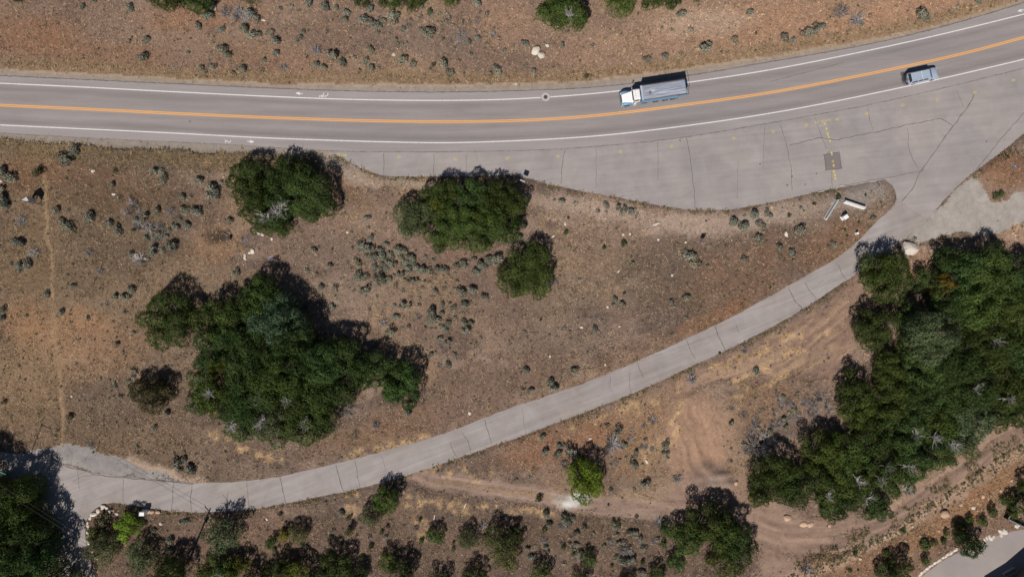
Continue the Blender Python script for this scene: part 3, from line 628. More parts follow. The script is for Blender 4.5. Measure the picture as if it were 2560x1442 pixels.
for P, w in [([(960, 382), (958, 440)], .08), ([(1084, 384), (1085, 440)], .08), ([(1166, 386), (1165, 432)], .05), ([(1190, 382), (1193, 402)], .04), ([(1413, 375), (1405, 420), (1402, 462)], .08), ([(1490, 368), (1492, 470)], .05), ([(1645, 352), (1645, 450)], .05),
          ([(1715, 343), (1725, 390), (1735, 480), (1737, 525)], .08), ([(1912, 315), (1908, 420)], .04), ([(1845, 400), (1843, 500)], .04), ([(1950, 312), (1966, 355), (1978, 430), (1980, 478)], .07), ([(2036, 290), (2050, 330), (2067, 372)], .06), ([(2079, 426), (2082, 475)], .06),
          ([(2170, 265), (2174, 300), (2183, 328)], .06), ([(1973, 364), (2050, 344), (2080, 350), (2150, 338), (2273, 312), (2352, 296), (2382, 315)], .10), ([(2435, 235), (2430, 250), (2380, 320), (2300, 430), (2280, 475), (2240, 520)], .11), ([(2268, 318), (2272, 370), (2287, 410), (2297, 420), (2312, 418)], .06),
          ([(2110, 463), (2213, 446), (2310, 425)], .08), ([(2590, 262), (2560, 283), (2500, 350), (2440, 425)], .09), ([(2392, 225), (2410, 272)], .05)]: crack(P, PULZ, pull, w)
for P, w in [([(1786, 814), (1800, 850), (1814, 876)], .13), ([(1839, 809), (1842, 822), (1847, 832)], .09), ([(1716, 848), (1728, 880), (1739, 899)], .09), ([(1593, 903), (1600, 925), (1609, 946)], .09), ([(1971.6, 718), (1985, 750), (2006, 773)], .12), ([(2013, 706), (2025, 728), (2043, 749)], .10), ([(2093, 661), (2108, 690), (2118, 700)], .08),
          ([(1211.5, 1047), (1222, 1085), (1230, 1115)], .09), ([(1156, 1080), (1170, 1105), (1177, 1127)], .09), ([(1126, 1104), (1130, 1125), (1141, 1142)], .09), ([(952.5, 1137), (966, 1180)], .05), ([(888, 1150), (893, 1180), (900, 1219)], .08), ([(839.5, 1160), (850, 1200), (859, 1227)], .13), ([(699.5, 1191), (714, 1256)], .11),
          ([(616.6, 1203), (623, 1272)], .07), ([(481, 1208), (477, 1240), (478, 1277)], .10), ([(435, 1204), (432, 1240), (429, 1276)], .10), ([(308, 1193), (308, 1256)], .08), ([(194.5, 1172), (196, 1200), (199, 1224)], .06), ([(160, 1163), (240, 1185), (311, 1194), (408, 1202), (484, 1209)], .14), ([(240, 1185), (205, 1192), (180, 1204)], .06),
          ([(1527, 940), (1524, 970), (1531, 980)], .07), ([(1574, 930), (1574, 970), (1579, 982)], .06), ([(1305, 1020), (1313, 1084)], .05), ([(2049, 711), (2044, 706), (2062, 699)], .05)]: crack(P, LNZ, lane, w)
# square repair patch with a valve cover, utility spray marks, road symbols
pt = sheet('repair_patch', [(2060, 387.5), (2097, 381), (2103.6, 421), (2064, 426)], PULZ + .006, M['patch'], pull)
for P in ([(2058, 388), (2099, 380)], [(2059, 385), (2065, 428)], [(2062, 426.5), (2106, 420)], [(2097, 380), (2104, 423)], [(2067, 384), (2069, 378), (2074, 378)]): crack(P, PULZ + .006, pull, .10)
def disc(name, px, py, r, z0, z1, mat, parent, r0=0.0, n=28):
    x, y = G(px, py); mb = MB()
    if r0:
        for i in range(n):
            a, b = 2 * math.pi * i / n, 2 * math.pi * (i + 1) / n
            pts = [(x + q * math.cos(t), y + q * math.sin(t)) for q, t in ((r0, a), (r, a), (r, b), (r0, b))]; mb.prism(pts, z0, z1)
    else: mb.prism([(x + r * math.cos(2 * math.pi * i / n), y + r * math.sin(2 * math.pi * i / n)) for i in range(n)], z0, z1)
    return mb.build(name, mat, parent)
disc('valve_cover', 2082, 403.5, .25, PULZ, PULZ + .02, M['rock_tan'], pull)
mh = empty('manhole_cover', (*G(1364, 243), HWZ), 0, 'round rusty manhole cover in a pale concrete collar on the highway', 'manhole cover')
def child_disc(nm, r0, r1, z0, z1, mt):
    mb = MB(); n = 32
    if r0:
        for i in range(n):
            a, b = 2 * math.pi * i / n, 2 * math.pi * (i + 1) / n
            mb.prism([(q * math.cos(t), q * math.sin(t)) for q, t in ((r0, a), (r1, a), (r1, b), (r0, b))], z0, z1)
    else: mb.prism([(r1 * math.cos(2 * math.pi * i / n), r1 * math.sin(2 * math.pi * i / n)) for i in range(n)], z0, z1)
    return mb.build(nm, mt, mh)
child_disc('collar', .36, .74, -.05, .008, M['collar']); cv = child_disc('cover', 0, .345, -.05, .004, M['iron'])
def marks(name, px, py, ang, strokes, z, mat, parent, sc=1.0):
    """painted strokes ((x0,y0,x1,y1,w) in metres) at a pixel"""
    x, y = G(px, py); mb = MB(); c, s = math.cos(R(ang)), math.sin(R(ang))
    for k, (x0, y0, x1, y1, w) in enumerate(strokes):
        dx, dy = x1 - x0, y1 - y0; L = math.hypot(dx, dy); ux, uy = -dy / L * w / 2, dx / L * w / 2
        pts = [(x0 + ux, y0 + uy), (x0 - ux, y0 - uy), (x1 - ux, y1 - uy), (x1 + ux, y1 + uy)]
        mb.quad(*[(x + sc * (p[0] * c - p[1] * s), y + sc * (p[0] * s + p[1] * c), z + .001 * (k % 4)) for p in pts])
    return mb.build(name, mat, parent)
GLY = [(-.46, .0, .46, .02, .07), (-.32, .20, .26, .20, .06), (-.26, -.2, .30, -.2, .06), (-.10, -.30, -.06, .30, .06), (.14, -.26, .16, .26, .05)]
for k, (px, py, an) in enumerate([(847, 387, 0), (997, 393, 0), (1138, 398, -2), (1268, 396, 1), (1395, 391, 2), (1551, 379, 5), (1679, 366, 6), (1835, 345, 9), (1933, 329.5, 10), (2016, 313, 12), (2040, 307, 10), (2058, 304, 10), (2093, 298, 12), (2167, 284, 10), (2257, 263, 12), (2343, 250, 14), (2437, 231, 15), (2534, 201, 16)]):
    g = [(a + rng.normal(0, .03), b + rng.normal(0, .03), c + rng.normal(0, .03), d + rng.normal(0, .03), w) for a, b, c, d, w in GLY]
    if k % 3 == 1: g = g[:4]
    marks('utility_mark', px, py, an, g, PULZ + .006, M['yellow_paint'], pull, .95)
marks('utility_mark', 862, 388, -3, [(-.4, .1, .4, .1, .1), (-.4, -.12, .4, -.12, .1), (-.3, -.15, -.25, .15, .1), (.02, -.15, .02, .15, .1), (.35, -.15, .38, .15, .1)], PULZ + .006, M['yellow_paint'], pull)
marks('utility_mark', 2071, 301, 12, [(-.45, -.05, .0, .08, .1), (.0, -.1, .1, .14, .1), (.2, -.1, .45, .0, .1), (.3, -.14, .34, .14, .09)], PULZ + .006, M['yellow_paint'], pull)
for px, py, L in [(2062, 309, .5), (2066, 322, .45), (2068.5, 333, .35), (2070, 337.5, .3), (2072, 344, .35), (2075, 353, .4), (2079, 384, .6), (2084, 414, .45), (2085, 430, .6), (2087, 438, .7), (2088, 446, .5), (2092, 474, .7)]:
    marks('utility_dash', px, py, -80, [(-L / 2, 0, L / 2, 0, .28)], PULZ + (.012 if 382 < py < 425 else .006), M['yellow_paint'], pull)
WZ = HWZ + .006
ARROW = [(-.62, 0, .0, 0, .12), (.55, 0, -.22, .24, .12), (.55, 0, -.10, -.20, .12), (.40, 0, -.08, .08, .2), (.40, 0, -.06, -.06, .16)]
marks('arrow_marking', 748, 234, 177, ARROW, WZ, M['white_paint'], highway); marks('arrow_marking', 627, 354.5, -3, ARROW, WZ, M['white_paint'], highway); marks('arrow_marking', 2552, 27, 195, ARROW, WZ, M['white_paint'], highway)
def ring(cx, cy, r, a0=0, a1=360, w=.08, n=12):
    t = [R(a0 + (a1 - a0) * i / n) for i in range(n + 1)]
    return [(cx + r * math.cos(a), cy + r * math.sin(a), cx + r * math.cos(b), cy + r * math.sin(b), w) for a, b in zip(t[:-1], t[1:])]
BIKE = ring(.45, .34, .40, 150, 390, .11) + [(-.72, -.08, -.52, -.08, .2), (-.45, -.02, .0, .12, .14), (-.4, -.06, -.1, -.22, .12), (-.1, -.22, .12, .1, .12), (.05, .02, .45, -.04, .12), (.15, -.18, .4, -.2, .1)]
marks('bicycle_symbol', 808, 240, 0, BIKE, WZ, M['white_paint'], highway)
marks('bicycle_symbol', 570, 352.5, 180, ring(-.2, -.05, .3, 10, 190, .12) + [(.05, -.02, .45, .1, .12), (.2, .0, .5, .28, .12), (.4, -.1, .6, -.18, .08)], WZ, M['white_paint'], highway)
for px, py in [(2041, 434), (2013, 461), (1968, 463), (1980, 441), (2466, 354), (1900, 411), (1700, 351), (475, 304)]:
    if (px, py) == (475, 304): disc('tar_spot', px, py, .14, HWZ, HWZ + .006, M['crack'], highway, n=9)
    else: disc('tar_spot', px, py, rng.uniform(.09, .2), PULZ, PULZ + .006, M['crack'], pull, n=9)

# ================================================================== labels by place
LMK = {'dump truck': (1640, 225), 'silver car': (2307, 190), 'manhole cover': (1364, 243), 'lone round oak': (1318, 680), 'big pale boulder': (2273, 620), 'bright green maple': (1465, 1198), 'round brown bush': (375, 985),
       'V-shaped signboard': (80, 497), 'white utility cabinet': (355, 1283), 'white powder spill': (1425, 1250), 'street-name sign': (2515, 420), 'concrete barriers': (2105, 520), 'heaped dirt pile': (1775, 1190), 'square asphalt patch': (2082, 404),
       'oak with bare dead branches': (705, 480), 'wide oak clump': (1150, 535), 'brown utility pole': (476, 1397), 'field road sign': (1755, 605), 'diamond road sign': (1003, 467), 'bare brush pile': (610, 45), 'upper bicycle symbol': (808, 238),
       'lower bicycle symbol': (570, 352), 'top edge oak': (1410, 35), 'blue painted rings': (675, 640), 'paired pale highway rocks': (1346, 130), 'left oak of the big grove': (420, 800), 'corner driveway': (2470, 1390), 'pull-out low bend': (1750, 530),
       'tan boulder by the track': (2363, 1286), 'big lower oak': (1770, 1325), 'slim upper verge sign': (450, 175), 'road-shadowing sapling': (965, 1250), 'footpath top end': (115, 450), 'footpath bottom end': (158, 1105), 'roadside oak by the boulder': (2213, 692)}
ORD = ['nearest', 'second nearest', 'third nearest', 'fourth nearest', 'fifth nearest', 'sixth nearest', 'seventh nearest', 'eighth nearest', 'ninth nearest', 'tenth nearest', 'eleventh nearest', 'twelfth nearest', '13th nearest', '14th nearest', '15th nearest', '16th nearest', '17th nearest', '18th nearest', '19th nearest'] + ['%dth nearest' % i for i in range(20, 60)]
DIRS = ['right of', 'upper right of', 'above', 'upper left of', 'left of', 'lower left of', 'below', 'lower right of']
_seen = {}; _todo = []
def place_label(o, noun, px, py, skip=()):
    """label made once all of a kind are known: which one, counted from a landmark"""
    k, d = min(((n, math.hypot(px - x, py - y)) for n, (x, y) in LMK.items() if n not in skip), key=lambda q: q[1])
    x, y = LMK[k]; a = math.degrees(math.atan2(-(py - y), px - x)) % 360; di = DIRS[int((a + 22.5) // 45) % 8]
    _todo.append((noun, k, di, d, o))
def flush_labels():
    grp = {}
    for t in _todo: grp.setdefault((t[0], t[1], t[2]), []).append(t)
    for (noun, k, di), L in grp.items():
        L.sort(key=lambda q: q[3])
        for i, t in enumerate(L):
            t[4]['label'] = '%s %s the %s' % (noun, di, k) if len(L) == 1 else '%s, %s %s the %s' % (noun, ORD[i], di, k)

# ================================================================== vegetation
def leaf_cards(P, Nn, size, r, flat=0.5):
    """one small leaf-spray quad per point, facing roughly along the normals"""
    n = len(P); v = Nn + r.normal(0, flat, (n, 3)); v /= np.linalg.norm(v, axis=1)[:, None] + 1e-9
    a = r.normal(0, 1, (n, 3)); u = np.cross(v, a); u /= np.linalg.norm(u, axis=1)[:, None] + 1e-9; w = np.cross(v, u)
    s = r.uniform(*size, n)[:, None]; e = r.uniform(.45, .8, (n, 1))
    V = np.stack([P + u * s, P + w * s * e, P - u * s * r.uniform(.7, 1.1, (n, 1)), P - w * s * e], 1)
    return V.reshape(-1, 3), np.arange(n * 4).reshape(-1, 4)
def crown_mesh(name, Rr, H, seed, leaf, nblob, dens, mat, base=.25, light=.42, spread=.84, vary=.2, core=.34):
    r = np.random.default_rng(seed); B = [(0, 0, max(H * .55 - Rr * .12, .1), Rr * .46)] if spread < .7 else []
    for _ in range(nblob * 6):
        if len(B) >= nblob: break
        a = r.uniform(0, 2 * np.pi); t = r.random(); q = math.sqrt(t) * spread
        rb = Rr * r.uniform(.17, .32) * (1.0 if Rr > 1.6 else (1.25 if Rr > 1 else 1.45))
        dome = math.sqrt(max(0, 1 - q ** 2.4)); zc = H * (base + (1 - base) * (dome * r.uniform(.55, 1.0) if r.random() < .75 else r.uniform(0, dome))) - rb * .6
        wob = 1 + (.10 * math.sin(3 * a + seed) + .07 * math.sin(5 * a + 2 * seed)) * (Rr > 1)
        B.append((math.cos(a) * q * Rr * wob, math.sin(a) * q * Rr * wob, max(zc, rb * .45), rb))
    B = np.array(B); Pn, Nn, Cn = [], [], []
    for k, (x, y, z, rb) in enumerate(B):
        n = int(dens * 4 * math.pi * rb * rb / (leaf ** 2)); v = r.normal(0, 1, (n, 3)); v /= np.linalg.norm(v, axis=1)[:, None]
        v = v[v[:, 2] > -.55]; lump = 1 + .22 * np.sin(v[:, 0] * 6 + k) * np.sin(v[:, 1] * 7 + 2 * k)
        rad = rb * lump * np.where(r.random(len(v)) < .8, r.uniform(.82, 1.05, len(v)), r.uniform(.95, 1.22, len(v)))
        p = np.array((x, y, z)) + v * rad[:, None] * np.array((1, 1, .85))
        d = np.linalg.norm((p[:, None] - B[None, :, :3]) / np.array((1, 1, .85)), axis=2) / B[None, :, 3]
        d[:, k] = 9; keep = (d < (.80 if Rr > 1 else .45)).sum(1) == 0; p, v = p[keep], v[keep]
        Pn.append(p); Nn.append(v); Cn.append(np.full(len(p), r.uniform(.75, 1.25)))
    if Rr > 1 and core:      # leafy mantle under the clumps, so the crown is closed
        n = int(core * 2 * math.pi * Rr * Rr / leaf ** 2); v = r.normal(0, 1, (n, 3)); v[:, 2] = np.abs(v[:, 2]); v /= np.linalg.norm(v, axis=1)[:, None]; a = np.arctan2(v[:, 1], v[:, 0])
        wob = 1 + .10 * np.sin(3 * a + seed) + .07 * np.sin(5 * a + 2 * seed) + .05 * np.sin(9 * a + seed); q = r.uniform(.84, 1.0, n) * wob
        Pn.append(v * np.array((Rr * .78, Rr * .78, H * .60)) * q[:, None] + np.array((0, 0, H * .08))); Nn.append(v); Cn.append(r.uniform(.8, 1.05, n))
    P, Nv, C = np.concatenate(Pn), np.concatenate(Nn), np.concatenate(Cn); k = P[:, 2] > .04; P, Nv, C = P[k], Nv[k], C[k]
    V, F = leaf_cards(P, Nv, (leaf * .45, leaf * .8), r, light)
    n = len(P); t = C * r.uniform(1 - vary, 1 + vary, n); warm = r.normal(0, .05, n) + .04 * (C - 1)
    col = np.stack([t * (1 + warm), t, t * (1 - warm)], -1)
    return np_mesh(name, V, F, mat, ('tint', np.repeat(col, 4, 0)))
def trunk_mesh(name, Rr, H, seed, stems=3):
    r = np.random.default_rng(seed); mb = MB(); rt = .05 + .028 * Rr
    for s in range(stems):
        a = r.uniform(0, 6.28); b0 = np.array((math.cos(a) * rt * 2.2, math.sin(a) * rt * 2.2, -.35)); p = b0; q = rt
        for k in range(3):
            a2 = a + r.normal(0, .5); st = np.array((math.cos(a2) * Rr * .17, math.sin(a2) * Rr * .17, H * .22 + .1)); p2 = p + st
            mb.tube(p, p2, q, q * .7, 6); q *= .7
            for _ in range(2):
                b = a2 + r.normal(0, 1.0); e = p2 + np.array((math.cos(b) * Rr * .3, math.sin(b) * Rr * .3, H * r.uniform(.05, .2))); mb.tube(p2, e, q * .6, q * .2, 5)
            p = p2
    return mb.mesh(name, M['bark'])
def twig_mesh(name, Rr, H, seed, n=64, col=(1, 1, 1), flat=.25, thick=.03):
    r = np.random.default_rng(seed); mb = MB()
    for _ in range(n):
        a = r.uniform(0, 6.28); el = r.uniform(flat, 1.3); L = Rr * r.uniform(.6, 1.1); p = np.array((r.normal(0, .08) * Rr, r.normal(0, .08) * Rr, -.03)); w = thick
        for k in range(3):
            a += r.normal(0, .35); el2 = min(1.4, max(.05, el + r.normal(0, .25))); q = p + np.array((math.cos(a) * math.cos(el2), math.sin(a) * math.cos(el2), math.sin(el2) * H / Rr)) * L / 3
            mb.tube(p, q, w, w * .75, 3, False); w *= .75
            b = a + r.choice((-1, 1)) * r.uniform(.4, .9); e = q + np.array((math.cos(b), math.sin(b), .5)) * L * .22; mb.tube(q, e, w * .7, w * .4, 3, False); p = q
    me = mb.mesh(name, M['twig']); a = me.color_attributes.new('tint', 'FLOAT_COLOR', 'POINT'); t = r.uniform(.8, 1.2, len(me.vertices))
    a.data.foreach_set('color', np.c_[t, t, t, np.ones_like(t)].astype(np.float32).ravel())
    return me
CL = [1.1, 1.9, 2.9, 3.9, 5.0]; NV = 5
CROWN = {}; TRUNK = {}
for ci, Rr in enumerate(CL):
    H = [2.0, 3.0, 4.0, 4.7, 5.2][ci]
    for v in range(NV):
        CROWN[ci, v] = crown_mesh('tree_crown', Rr, H, 1000 + ci * 31 + v * 7, .155 if ci > 1 else .12, [10, 17, 24, 34, 46][ci], 1.7, M['leaf'])
        if v < 3: TRUNK[ci, v] = trunk_mesh('tree_trunk', Rr, H, 2000 + ci * 17 + v)
WISP = [crown_mesh('loose_crown', 2.5, 3.0, 3000 + v, .12, 24, 1.25, M['leaf'], light=.8, vary=.3, core=.4) for v in range(4)]
SAGE = [crown_mesh('sagebrush', .7, .62, 4000 + v, .10, 8 + v % 3, 1.5, M['sage'], base=.2, light=.6, spread=.48) for v in range(8)]
GREEN = [crown_mesh('green_bush', .7, .75, 4100 + v, .12, 8, 1.2, M['leaf'], base=.2, light=.6, spread=.48) for v in range(4)]
MINI = [crown_mesh('mini', .7, .6, 4500 + v, .20, 4, .8, M['sage'], base=.2, light=.6, spread=.48) for v in range(4)]
DEAD = [twig_mesh('dead_bush', .75, .6, 4200 + v) for v in range(5)]
SNAG = [twig_mesh('dead_branch', 1.6, 1.1, 4300 + v, 22, flat=.1, thick=.05) for v in range(4)]

KIND = {'oak': ((.060, .086, .022), 'dark green oak', 'oak_tree'), 'grn': ((.074, .106, .024), 'mid green oak', 'oak_tree'), 'pal': ((.105, .140, .066), 'pale grey-green leafy tree', 'leafy_tree'), 'mpl': ((.17, .24, .026), 'bright green leafy tree', 'maple_tree'),
        'yel': ((.135, .145, .018), 'yellow-green leafy bush', 'leafy_bush'), 'dul': ((.125, .145, .062), 'dull green shrubby tree', 'shrub_tree'), 'brn': ((.085, .078, .036), 'round brownish bush', 'brown_bush'), 'ylw': ((.13, .10, .022), 'yellowing oak', 'oak_tree')}
def tree(px, py, rp, kind='oak', hm=1.0, snag=0, label=None, wisp=False, name=None, bs=1.0):
    Rm = rp / K * .96; ci = int(np.argmin([abs(math.log(Rm / c)) for c in CL])); v = int(rng.integers(NV)); s = Rm / CL[ci]
    Hn = [2.0, 3.0, 4.0, 4.7, 5.2][ci]; h = Hn * (.5 + .5 * s) * hm * 1.10
    x, y = G(px, py, h * .5); rgb, noun, nm = KIND[kind]
    e = empty(name or nm, (x, y, gz(x, y) - .05), float(rng.uniform(0, 6.28)), None, 'bush' if 'bush' in nm else 'tree'); e.scale = (s * rng.uniform(.94, 1.06), s * rng.uniform(.94, 1.06), h / Hn)
    if wisp: e.scale = (Rm / 2.5, Rm / 2.5, h / 3.0)
    c = link('crown', WISP[v % 4] if wisp else CROWN[ci, v], e); f = rng.uniform(.72, 1.25); w = rng.normal(0, .08)
    c.color = (rgb[0] * f * (1 + w), rgb[1] * f, rgb[2] * f * (1 - w), 1)
    link('trunk', TRUNK[ci, v % 3], e)
    for k in range(snag):
        b = link('dead_branch', SNAG[(v + k) % 4], e, (CL[ci] * rng.uniform(-.45, .45), CL[ci] * rng.uniform(-.5, .3), Hn * .80), float(rng.uniform(0, 6)), (bs / s,) * 3); b.color = (.40, .37, .34, 1)
    if label: e['label'] = label
    else: place_label(e, noun, px, py)
    e['group'] = 'trees and tall bushes'
    return e
T = tree
# along the top edge
for a in [(43, -5, 15, 'oak'), (405, -22, 56, 'oak'), (492, -16, 54, 'oak'), (625, -6, 24, 'oak'), (905, -2, 22, 'oak'), (956, 12, 13, 'oak'), (990, -2, 30, 'grn'), (1032, 4, 30, 'oak'), (1128, -2, 25, 'grn'), (1549, 6, 46, 'grn'), (1629, -4, 32, 'oak'), (1684, -4, 28, 'oak'), (1740, -5, 12, 'oak'), (1550, -60, 50, 'oak'), (1400, -60, 60, 'oak')]: T(*a)
T(1410, 28, 62, 'grn', 1.0, 1, 'green oak at the top edge above the manhole cover')
# oak with bare branches, wide clump, lone oak
T(628, 458, 60, 'oak', 1.0); T(772, 488, 70, 'oak', 1.05); T(690, 522, 58, 'oak', .95, 3, 'oak with bare dead branches on its crown below the lower bicycle symbol', bs=1.35); T(662, 556, 38, 'oak', .8); T(640, 508, 52, 'oak', .9); T(712, 442, 52, 'oak', 1.1); T(705, 565, 30, 'oak', .8)
for a in [(1038, 540, 56, 'pal', .9), (1105, 500, 54, 'oak'), (1182, 492, 52, 'oak'), (1242, 500, 54, 'oak'), (1286, 510, 38, 'oak'), (1108, 585, 54, 'grn', .95), (1188, 582, 56, 'oak'), (1262, 568, 50, 'oak'), (1150, 540, 54, 'grn', 1.1), (1225, 545, 50, 'grn', 1.05)]: T(*a)
T(1098, 508, 20, 'yel', 2.0)
T(1318, 682, 70, 'oak', .85, 0, 'lone round dark oak standing right of the sagebrush field')
# big grove lower left
T(420, 802, 76, 'oak', 1.05, 0, 'left oak of the big grove standing slightly apart')
for a in [(545, 808, 66, 'oak', 1.1), (655, 750, 62, 'grn', 1.25), (700, 800, 70, 'pal', 1.3), (560, 862, 70, 'oak', 1.15), (628, 900, 76, 'oak', 1.15), (502, 935, 42, 'dul', .9), (745, 868, 74, 'oak', 1.3), (805, 905, 68, 'oak', 1.2), (872, 905, 62, 'oak', 1.1), (700, 950, 76, 'grn', 1.2), (622, 1000, 70, 'oak', 1.0, 1), (545, 990, 62, 'grn', .95, 1), (765, 1000, 74, 'oak', 1.1, 1), (832, 975, 62, 'oak', 1.05), (922, 928, 58, 'oak', 1.0), (998, 945, 58, 'grn', 1.0), (1020, 982, 46, 'oak', .95), (680, 1058, 58, 'dul', .85, 2), (760, 1062, 58, 'oak', .9, 1), (600, 1052, 54, 'oak', .85, 1), (812, 1058, 44, 'oak', .9), (500, 1010, 38, 'dul', .85), (975, 990, 26, 'oak', .8), (600, 780, 50, 'oak', 1.2)]: T(*a)
T(556, 905, 30, 'yel', 2.2); T(500, 950, 24, 'yel', 1.6)
T(375, 985, 55, 'brn', .85, 0, 'round brownish bush standing alone in the lower left field')
# right-hand grove
T(2213, 692, 66, 'grn', 1.0, 0, 'green oak at the lane edge just below the big pale boulder')
for a in [(2300, 705, 32, 'oak', .95), (2182, 818, 56, 'oak', 1.1), (2260, 800, 44, 'oak', 1.0), (2405, 690, 66, 'oak', 1.1), (2368, 660, 46, 'oak', 1.1), (2470, 680, 66, 'oak', 1.15), (2545, 690, 62, 'oak', 1.1), (2440, 765, 66, 'grn', 1.1), (2522, 780, 66, 'oak', 1.15), (2375, 775, 56, 'oak', 1.1), (2480, 860, 70, 'oak', 1.15, 1), (2555, 885, 62, 'oak', 1.1), (2405, 905, 62, 'oak', 1.1), (2300, 930, 58, 'oak', 1.0), (2222, 925, 52, 'oak', 1.0),
          (2135, 975, 48, 'oak', 1.05), (2140, 1035, 46, 'grn', 1.0), (2212, 1000, 58, 'oak', 1.05), (2280, 1000, 58, 'oak', 1.1), (2352, 985, 58, 'oak', 1.05), (2432, 975, 62, 'oak', 1.1, 1), (2512, 970, 60, 'oak', 1.1, 1), (2255, 1078, 58, 'oak', 1.05, 1), (2182, 1090, 56, 'oak', 1.1), (2340, 1060, 58, 'grn', 1.0, 1), (2422, 1055, 60, 'pal', .95), (2495, 1040, 44, 'oak', .95), (2052, 1130, 58, 'oak', 1.1), (2112, 1140, 58, 'grn', 1.05), (1935, 1195, 62, 'oak', 1.1), (1900, 1235, 36, 'oak', .9), (1995, 1220, 55, 'oak', 1.0),
          (2062, 1205, 60, 'oak', 1.1, 1), (2132, 1200, 58, 'oak', 1.05, 1), (2202, 1170, 58, 'oak', 1.05, 2), (2280, 1145, 58, 'oak', 1.0, 1), (2350, 1125, 56, 'oak', 1.0, 2), (2405, 1110, 42, 'dul', .9), (2082, 1265, 44, 'oak', .95), (2160, 1258, 48, 'oak', .9, 1), (2200, 1270, 36, 'oak', .85), (2248, 1205, 46, 'oak', .9, 1), (2620, 760, 70, 'oak', 1.1), (2620, 960, 70, 'oak', 1.1), (2560, 1030, 50, 'oak', 1.0), (2290, 870, 50, 'oak', 1.0)]: T(*a)
T(2320, 840, 76, 'pal', 1.5, 0, 'tall hazy pale green tree rising above the right hand grove')
T(2355, 712, 30, 'ylw', 1.7, 0, 'yellowing oak at the upper left of the right hand grove')
# bottom strip
T(1465, 1198, 56, 'mpl', 1.05, 0, 'bright green maple standing beside the white powder spill')
T(965, 1250, 38, 'mpl', 1.1, 0, 'green sapling casting its shadow across the side road', name='maple_tree').children[0].color = (.10, .16, .03, 1)
T(560, 1335, 50, 'dul', 1.05, 0, 'feathery dull green shrub right of the brown utility pole', True)
T(930, 1290, 30, 'dul', .9, 0, None, True); T(318, 1316, 38, 'mpl', .8, 0, 'bright green leafy tree just below the white utility cabinet')
for a in [(262, 1368, 46, 'dul', .9), (345, 1390, 46, 'dul', .9), (748, 1335, 28, 'dul', .9), (1168, 1350, 30, 'dul', .9), (1240, 1352, 44, 'dul', 1.0), (1262, 1392, 40, 'dul', .9)]: T(*a, 0, None, True)
for a in [(240, 1335, 22, 'oak', .9), (710, 1335, 18, 'yel', 1.0), (875, 1325, 13, 'grn'), (1090, 1338, 24, 'grn', .9), (1470, 1395, 22, 'grn', .8), (1842, 1362, 62, 'oak', 1.0), (1722, 1350, 48, 'grn', .9), (1810, 1405, 46, 'oak', .8), (680, 1352, 15, 'grn'), (700, 1425, 38, 'oak', .95), (560, 1425, 46, 'grn', .9, 1), (602, 1422, 34, 'yel', 1.2), (840, 1415, 44, 'oak', 1.0), (970, 1398, 30, 'grn', .9), (1000, 1436, 42, 'oak', 1.0), (745, 1432, 40, 'grn', .9), (800, 1450, 40, 'oak', .95), (890, 1452, 36, 'oak'), (1350, 1430, 34, 'oak', .9, 1), (1450, 1448, 30, 'oak', .8), (1292, 1338, 22, 'oak', 1.0), (420, 1440, 52, 'oak', 1.2), (520, 1450, 40, 'grn', .9, 1), (640, 1450, 36, 'oak'), (1100, 1450, 30, 'oak'), (1185, 1440, 34, 'oak', 1.0), (1640, 1440, 28, 'grn', .8), (1570, 1450, 26, 'oak', .8), (1660, 1322, 18, 'grn', .8), (1690, 1400, 30, 'oak', .8)]: T(*a)
T(1775, 1318, 66, 'oak', 1.25, 0, 'big dark oak overhanging the bend of the dirt track')
# tall trees in the lower left corner
for a in [(20, 1262, 74, 'oak', 1.5), (70, 1318, 60, 'oak', 1.35), (-30, 1330, 80, 'oak', 1.5), (30, 1400, 72, 'oak', 1.3), (110, 1382, 50, 'oak', 1.5), (-70, 1220, 76, 'oak', 1.5), (75, 1432, 46, 'grn', 1.4), (150, 1442, 40, 'oak', 1.3), (-20, 1460, 70, 'oak', 1.3), (190, 1456, 34, 'dul', 1.1)]: T(*a)
T(70, 1428, 26, 'yel', 2.2)
# lower right corner
for a in [(2420, 1362, 40, 'oak', 1.1), (2312, 1400, 14, 'grn', .8), (2250, 1424, 40, 'oak', 1.0), (2210, 1432, 30, 'oak', .8), (2395, 1314, 18, 'grn', .6), (2422, 1296, 12, 'grn', .7), (2452, 1300, 15, 'grn', .7), (2480, 1276, 15, 'oak', .8), (2552, 1262, 34, 'oak', 1.1), (2530, 1282, 18, 'grn', .7), (2575, 1215, 34, 'oak', 1.0), (2310, 1362, 14, 'grn', .6), (2364, 1330, 9, 'grn', .7), (2210, 1380, 11, 'grn', .5), (2505, 1252, 12, 'grn', .6)]: T(*a)

# ---- shrubs, read off enlarged tiles: (tile x, tile y, radius[, kind]) g = sage, d = dead, n = green, o = olive
S3 = 3.005; SH = []
def tile(ox, oy, L, s=S3):
    for q in L: SH.append((ox + q[0] / s, oy + q[1] / s, q[2] / s, q[3] if len(q) > 3 else 'g'))
tile(0, 0, [(620,55,25),(980,60,35),(715,10,22),(975,315,22),(1105,305,30),(1070,425,42),(1410,400,20),(1490,195,32),(1560,120,45),(1665,230,25),(1840,220,45),(1900,270,40),(1670,365,45),(1710,420,32),(1575,455,12),(1510,515,28),(1550,545,20),(1600,508,25),(1750,550,24),(1818,525,33),(1690,100,40,'d'),(1780,110,50,'d'),(1880,110,45),
  (560,1140,42),(490,1205,55),(20,1290,45),(85,1340,50),(290,1300,45,'o'),(870,1290,22,'o'),(1165,1290,30),(1218,1280,25),(1235,1360,38),(1495,1360,35),(1660,1370,22),(850,1390,28),(1095,1380,18),(20,1420,30),(1600,1430,45)])
